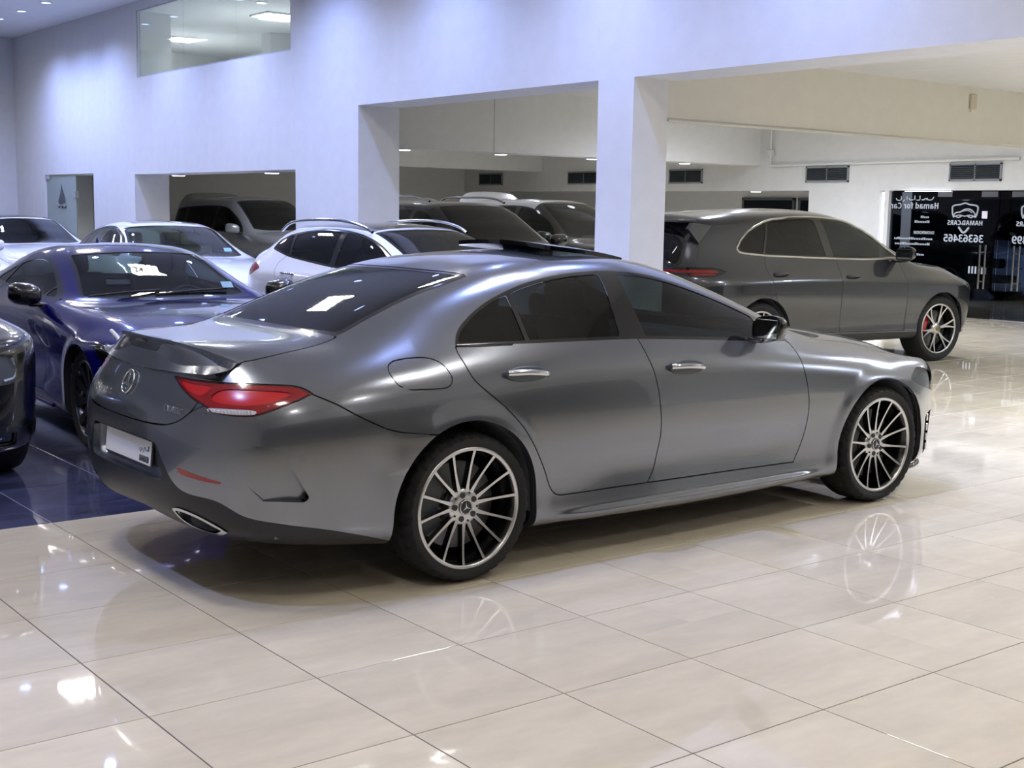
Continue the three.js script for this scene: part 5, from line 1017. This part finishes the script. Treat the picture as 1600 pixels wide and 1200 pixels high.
// glazed front at the far end: clear panes, navy film with lettering that reads from the street
{
  const film = phys(0x0a0e1c, 0.08, 0, { clearcoat: 1 }), ink = std(0xb7c0cc, 0.5), glassD = pane(0x8d9bb0);
  const font = await new FontLoader().loadAsync('fonts/droid/droid_sans_bold.typeface.json');
  const wordOn = (parent, text, size, y, z, m = ink) => { const g = new TextGeometry(text, { font, size, depth: 0.002, curveSegments: 3 }); g.computeBoundingBox(); g.translate(-g.boundingBox.max.x / 2, 0, 0); g.rotateY(Math.PI / 2); g.translate(XF + 0.044, y, z); part('lettering', g, m, parent); };
  const logo = (parent, z, num) => {
    const X = XF + 0.044, ring = [[-0.24, 0.22], [-0.2, 0.25], [-0.08, 0.27], [0, 0.3], [0.08, 0.27], [0.2, 0.25], [0.24, 0.22], [0.23, 0.08], [0.2, 0.0]], L = p => [X, 1.66 + p[1] * 0.8, z + p[0]];
    part('emblem_shield', tube(ring.map(L), 0.014, 40, 6), ink, parent); part('emblem_shield', tube([[-0.2, 0.0], [-0.23, 0.08], [-0.24, 0.22]].map(L), 0.014, 10, 6), ink, parent);
    part('emblem_car', merged([tube([[-0.21, 0.02], [-0.18, 0.09], [-0.08, 0.12], [0.0, 0.17], [0.1, 0.17], [0.17, 0.11], [0.21, 0.03]].map(L), 0.011, 30, 6), tube([[-0.2, 0.02], [-0.1, 0.05], [0.0, 0.03], [0.1, 0.05], [0.2, 0.02]].map(L), 0.01, 20, 6), tube([[-0.1, 0.1], [-0.02, 0.14], [0.08, 0.14], [0.13, 0.1]].map(L), 0.008, 16, 6), tube([[-0.17, 0.03], [-0.12, 0.0], [-0.06, 0.03]].map(L), 0.012, 10, 6), tube([[0.06, 0.03], [0.12, 0.0], [0.17, 0.03]].map(L), 0.012, 10, 6)]), ink, parent);
    wordOn(parent, 'HAMAD', 0.078, 1.535, z + 0.155); wordOn(parent, 'for', 0.04, 1.535, z - 0.03); wordOn(parent, 'CARS', 0.078, 1.535, z - 0.19);
    part('emblem_chevron', tube([[X, 1.50, z - 0.1], [X, 1.41, z], [X, 1.50, z + 0.1]], 0.018, 12, 6), ink, parent);
    wordOn(parent, num, 0.125, 1.255, z);
  };
  const mk = (n, z0, z1) => { const g = new THREE.Group(); g.name = n; g.userData.kind = 'structure'; scene.add(g); part('glass_leaf', box(XF + 0.05, 0.012, z0 + 0.006, XF + 0.062, 2.09, z1 - 0.006), glassD, g); return g; };
  const side_ = mk('window_14', -8.73, -7.78), dA = mk('door_2', -7.78, -6.62), gap = mk('window_15', -6.62, -6.42), dB = mk('door_3', -6.42, -5.3), rest = mk('window_16', -5.3, 0.5);
  for (const [g, z0, z1, y0] of [[side_, -8.73, -7.78, 0], [dA, -7.78, -6.66, 0], [dB, -6.40, -5.3, 1.2]]) part('navy_film', box(XF + 0.064, y0, z0 + 0.02, XF + 0.068, 2.08, z1 - 0.02), film, g);
  part('mirror_strip', box(XF + 0.046, 0.0, -8.5, XF + 0.05, 2.08, -8.3), std(0xaab4c4, 0.25, 0.9), side_);
  wordOn(side_, 'Hamad for Cars', 0.1, 1.80, -8.27); wordOn(side_, 'SHOWROOM', 0.05, 1.37, -8.02);
  { const X = XF + 0.044, L = (z, y) => [X, y, z], st = (...p) => tube(p.map(q => L(...q)), 0.009, 10, 5);   // the same name in Arabic script, and three lines too small to read
    part('lettering', merged([st([-7.86, 2.0], [-7.9, 1.955], [-7.97, 1.95], [-8.0, 1.98]), st([-8.0, 1.95], [-8.03, 1.975], [-8.06, 1.95], [-8.1, 1.95]), st([-8.14, 2.02], [-8.14, 1.95], [-8.2, 1.945]), st([-8.24, 2.02], [-8.24, 1.95]), st([-8.27, 1.95], [-8.34, 1.95], [-8.36, 1.98]), st([-8.4, 2.01], [-8.4, 1.95]), st([-8.44, 1.955], [-8.48, 1.92]), st([-8.52, 2.01], [-8.52, 1.95], [-8.6, 1.945], [-8.62, 1.975])]), ink, side_);
    for (const [y, z0, z1] of [[1.64, -8.1, -7.95], [1.56, -8.22, -7.93], [1.27, -8.62, -7.86], [1.18, -8.6, -7.9], [1.0, -8.5, -8.0]]) { const b = []; for (let z = z0; z < z1; z += 0.034) b.push(box(X, y, z, X + 0.002, y + 0.028 + 0.012 * ((Math.round(z * 100) % 3) === 0), z + 0.022)); part('fine_print', merged(b), ink, side_); } }
  logo(dA, -7.25, '36363465'); logo(dB, -5.98, '36366499');
  part('notice', box(XF + 0.044, 1.65, -6.93, XF + 0.048, 1.77, -6.83), std(0xe6e2f2, 0.6), dA, 'small white notice');
  part('street_number', merged([0, 1, 2, 3, 4, 5].map(k => box(XF + 0.042, 0.74, -7.12 + k * 0.06, XF + 0.046, 0.86, -7.09 + k * 0.06))), ink, dA);
  for (const [g, z] of [[dA, -6.86], [dB, -6.25]]) for (const dx of [-0.05]) {
    part('pull_handle', tube([[XF + dx, 0.5, z], [XF + dx, 1.22, z]], 0.018, 4, 12), M.chrome, g); part('pull_handle', tube([[XF + dx, 0.5, z + 0.1], [XF + dx, 1.22, z + 0.1]], 0.018, 4, 12), M.chrome, g);
    for (const y of [0.62, 0.86, 1.1]) part('handle_standoff', box(XF + dx - 0.012, y - 0.012, z, XF + 0.055, y + 0.012, z + 0.1), M.chrome, g);
  }
  part('patch_fitting', box(XF + 0.035, 2.0, -6.95, XF + 0.08, 2.09, -6.65), M.chrome, dA); part('patch_fitting', box(XF + 0.035, 2.0, -7.78, XF + 0.08, 2.09, -7.5), M.chrome, dA); part('patch_fitting', box(XF + 0.035, 2.0, -6.4, XF + 0.08, 2.09, -6.1), M.chrome, dB);
  struct('trim_2', merged([box(XF - 0.02, 0, -9.02, XF + 0.1, 2.11, -8.92), box(XF - 0.02, 0, -8.82, XF + 0.1, 2.11, -8.73)]), M.wall);
  const t = thing('light_strip', 'thin upright white light strip beside the glazed front', 'light strip', [XF + 0.02, 0, -8.87]); part('glowing_lamp_strip', box(-0.01, 0.05, -0.02, 0.0, 2.08, 0.02), std(0xffffff, 0.6, 0, { emissive: 0xf2f6ff, emissiveIntensity: 2.5 }), t);
  const u = thing('light_bar', 'thin white light bar over the glazed doors', 'light bar', [XF - 0.01, 2.10, -7.95]); part('glowing_lamp_strip', box(-0.02, -0.012, -0.45, 0.0, 0.0, 0.45), std(0xffffff, 0.6, 0, { emissive: 0xf2f6ff, emissiveIntensity: 3 }), u);
  // street side
  struct('pavement', box(XF + 0.3, -0.12, -14, XF + 14, -0.01, 6), std(0x2a2b30, 0.9));
  // window frames in the dim recess
  const r = new THREE.Group(); r.name = 'window_17'; r.userData.kind = 'structure'; scene.add(r);
  for (const [z0, z1] of [[-13.4, -12.0], [-11.9, -10.7]]) { part('window_frame', merged([box(XF + 1.34, 1.62, z0, XF + 1.4, 1.68, z1), box(XF + 1.34, 1.95, z0, XF + 1.4, 2.0, z1), box(XF + 1.34, 0.9, z0, XF + 1.4, 2.0, z0 + 0.05), box(XF + 1.34, 0.9, z1 - 0.05, XF + 1.4, 2.0, z1)]), std(0x5a6068, 0.5), r); part('glass_pane', box(XF + 1.36, 0.9, z0 + 0.05, XF + 1.37, 1.95, z1 - 0.05), phys(0x1a1d24, 0.1), r); }
}
// white SUV standing out in the street
makeCar('street_suv', 'white SUV parked in the dark street behind the glazed doors', [23.2, 0, -9.2], Math.PI, M.white, { ...TALL, win: null, cabin: null, mirror: null, H: 1.85, ns: 50, nr: 12, nf: 16, sub: 4,
  cuts: (C) => { C.one('grille', offset(C.take((x, y, z) => Math.max(Math.abs(y - 0.80) - 0.09, z - 0.62), (x, y, z) => x > 3.2 && y < 1), -0.01), M.gloss); const hl = obB([[1.95, 0.88, 1], [2.2, 0.9, 1], [2.3, 0.74, 1], [2.0, 0.72, 1]]); C.pair('headlamp', C.take(hl, (x, y, z) => x > 3 && z > 0.4), M.whitelens); C.one('bumper_insert', offset(C.take((x, y, z) => Math.max(Math.abs(y - 0.5) - 0.08, z - 0.8), (x, y, z) => x > 3.2 && y < 0.7), 0.004), M.valance); } });
{ const t = thing('added_street_lamp', 'unseen street lamp on a slim post added to light the SUV outside', 'street lamp', [20.5, 0, -4.6]); part('post', tube([[0, 0, 0], [0, 3, 0]], 0.04, 4, 10), M.plastic, t); part('lamp_head', new THREE.SphereGeometry(0.1, 16, 12).translate(0, 3.05, 0), std(0xffffff, 0.5, 0, { emissive: 0xdfe6ff, emissiveIntensity: 6 }), t); const l = new THREE.PointLight(0xdfe6ff, 40, 0, 2); l.position.set(0, 3.05, 0); l.castShadow = true; l.shadow.radius = 4; t.add(l); }  // unseen lamp, put in to light the white SUV in the street
renderer.render(scene, camera);
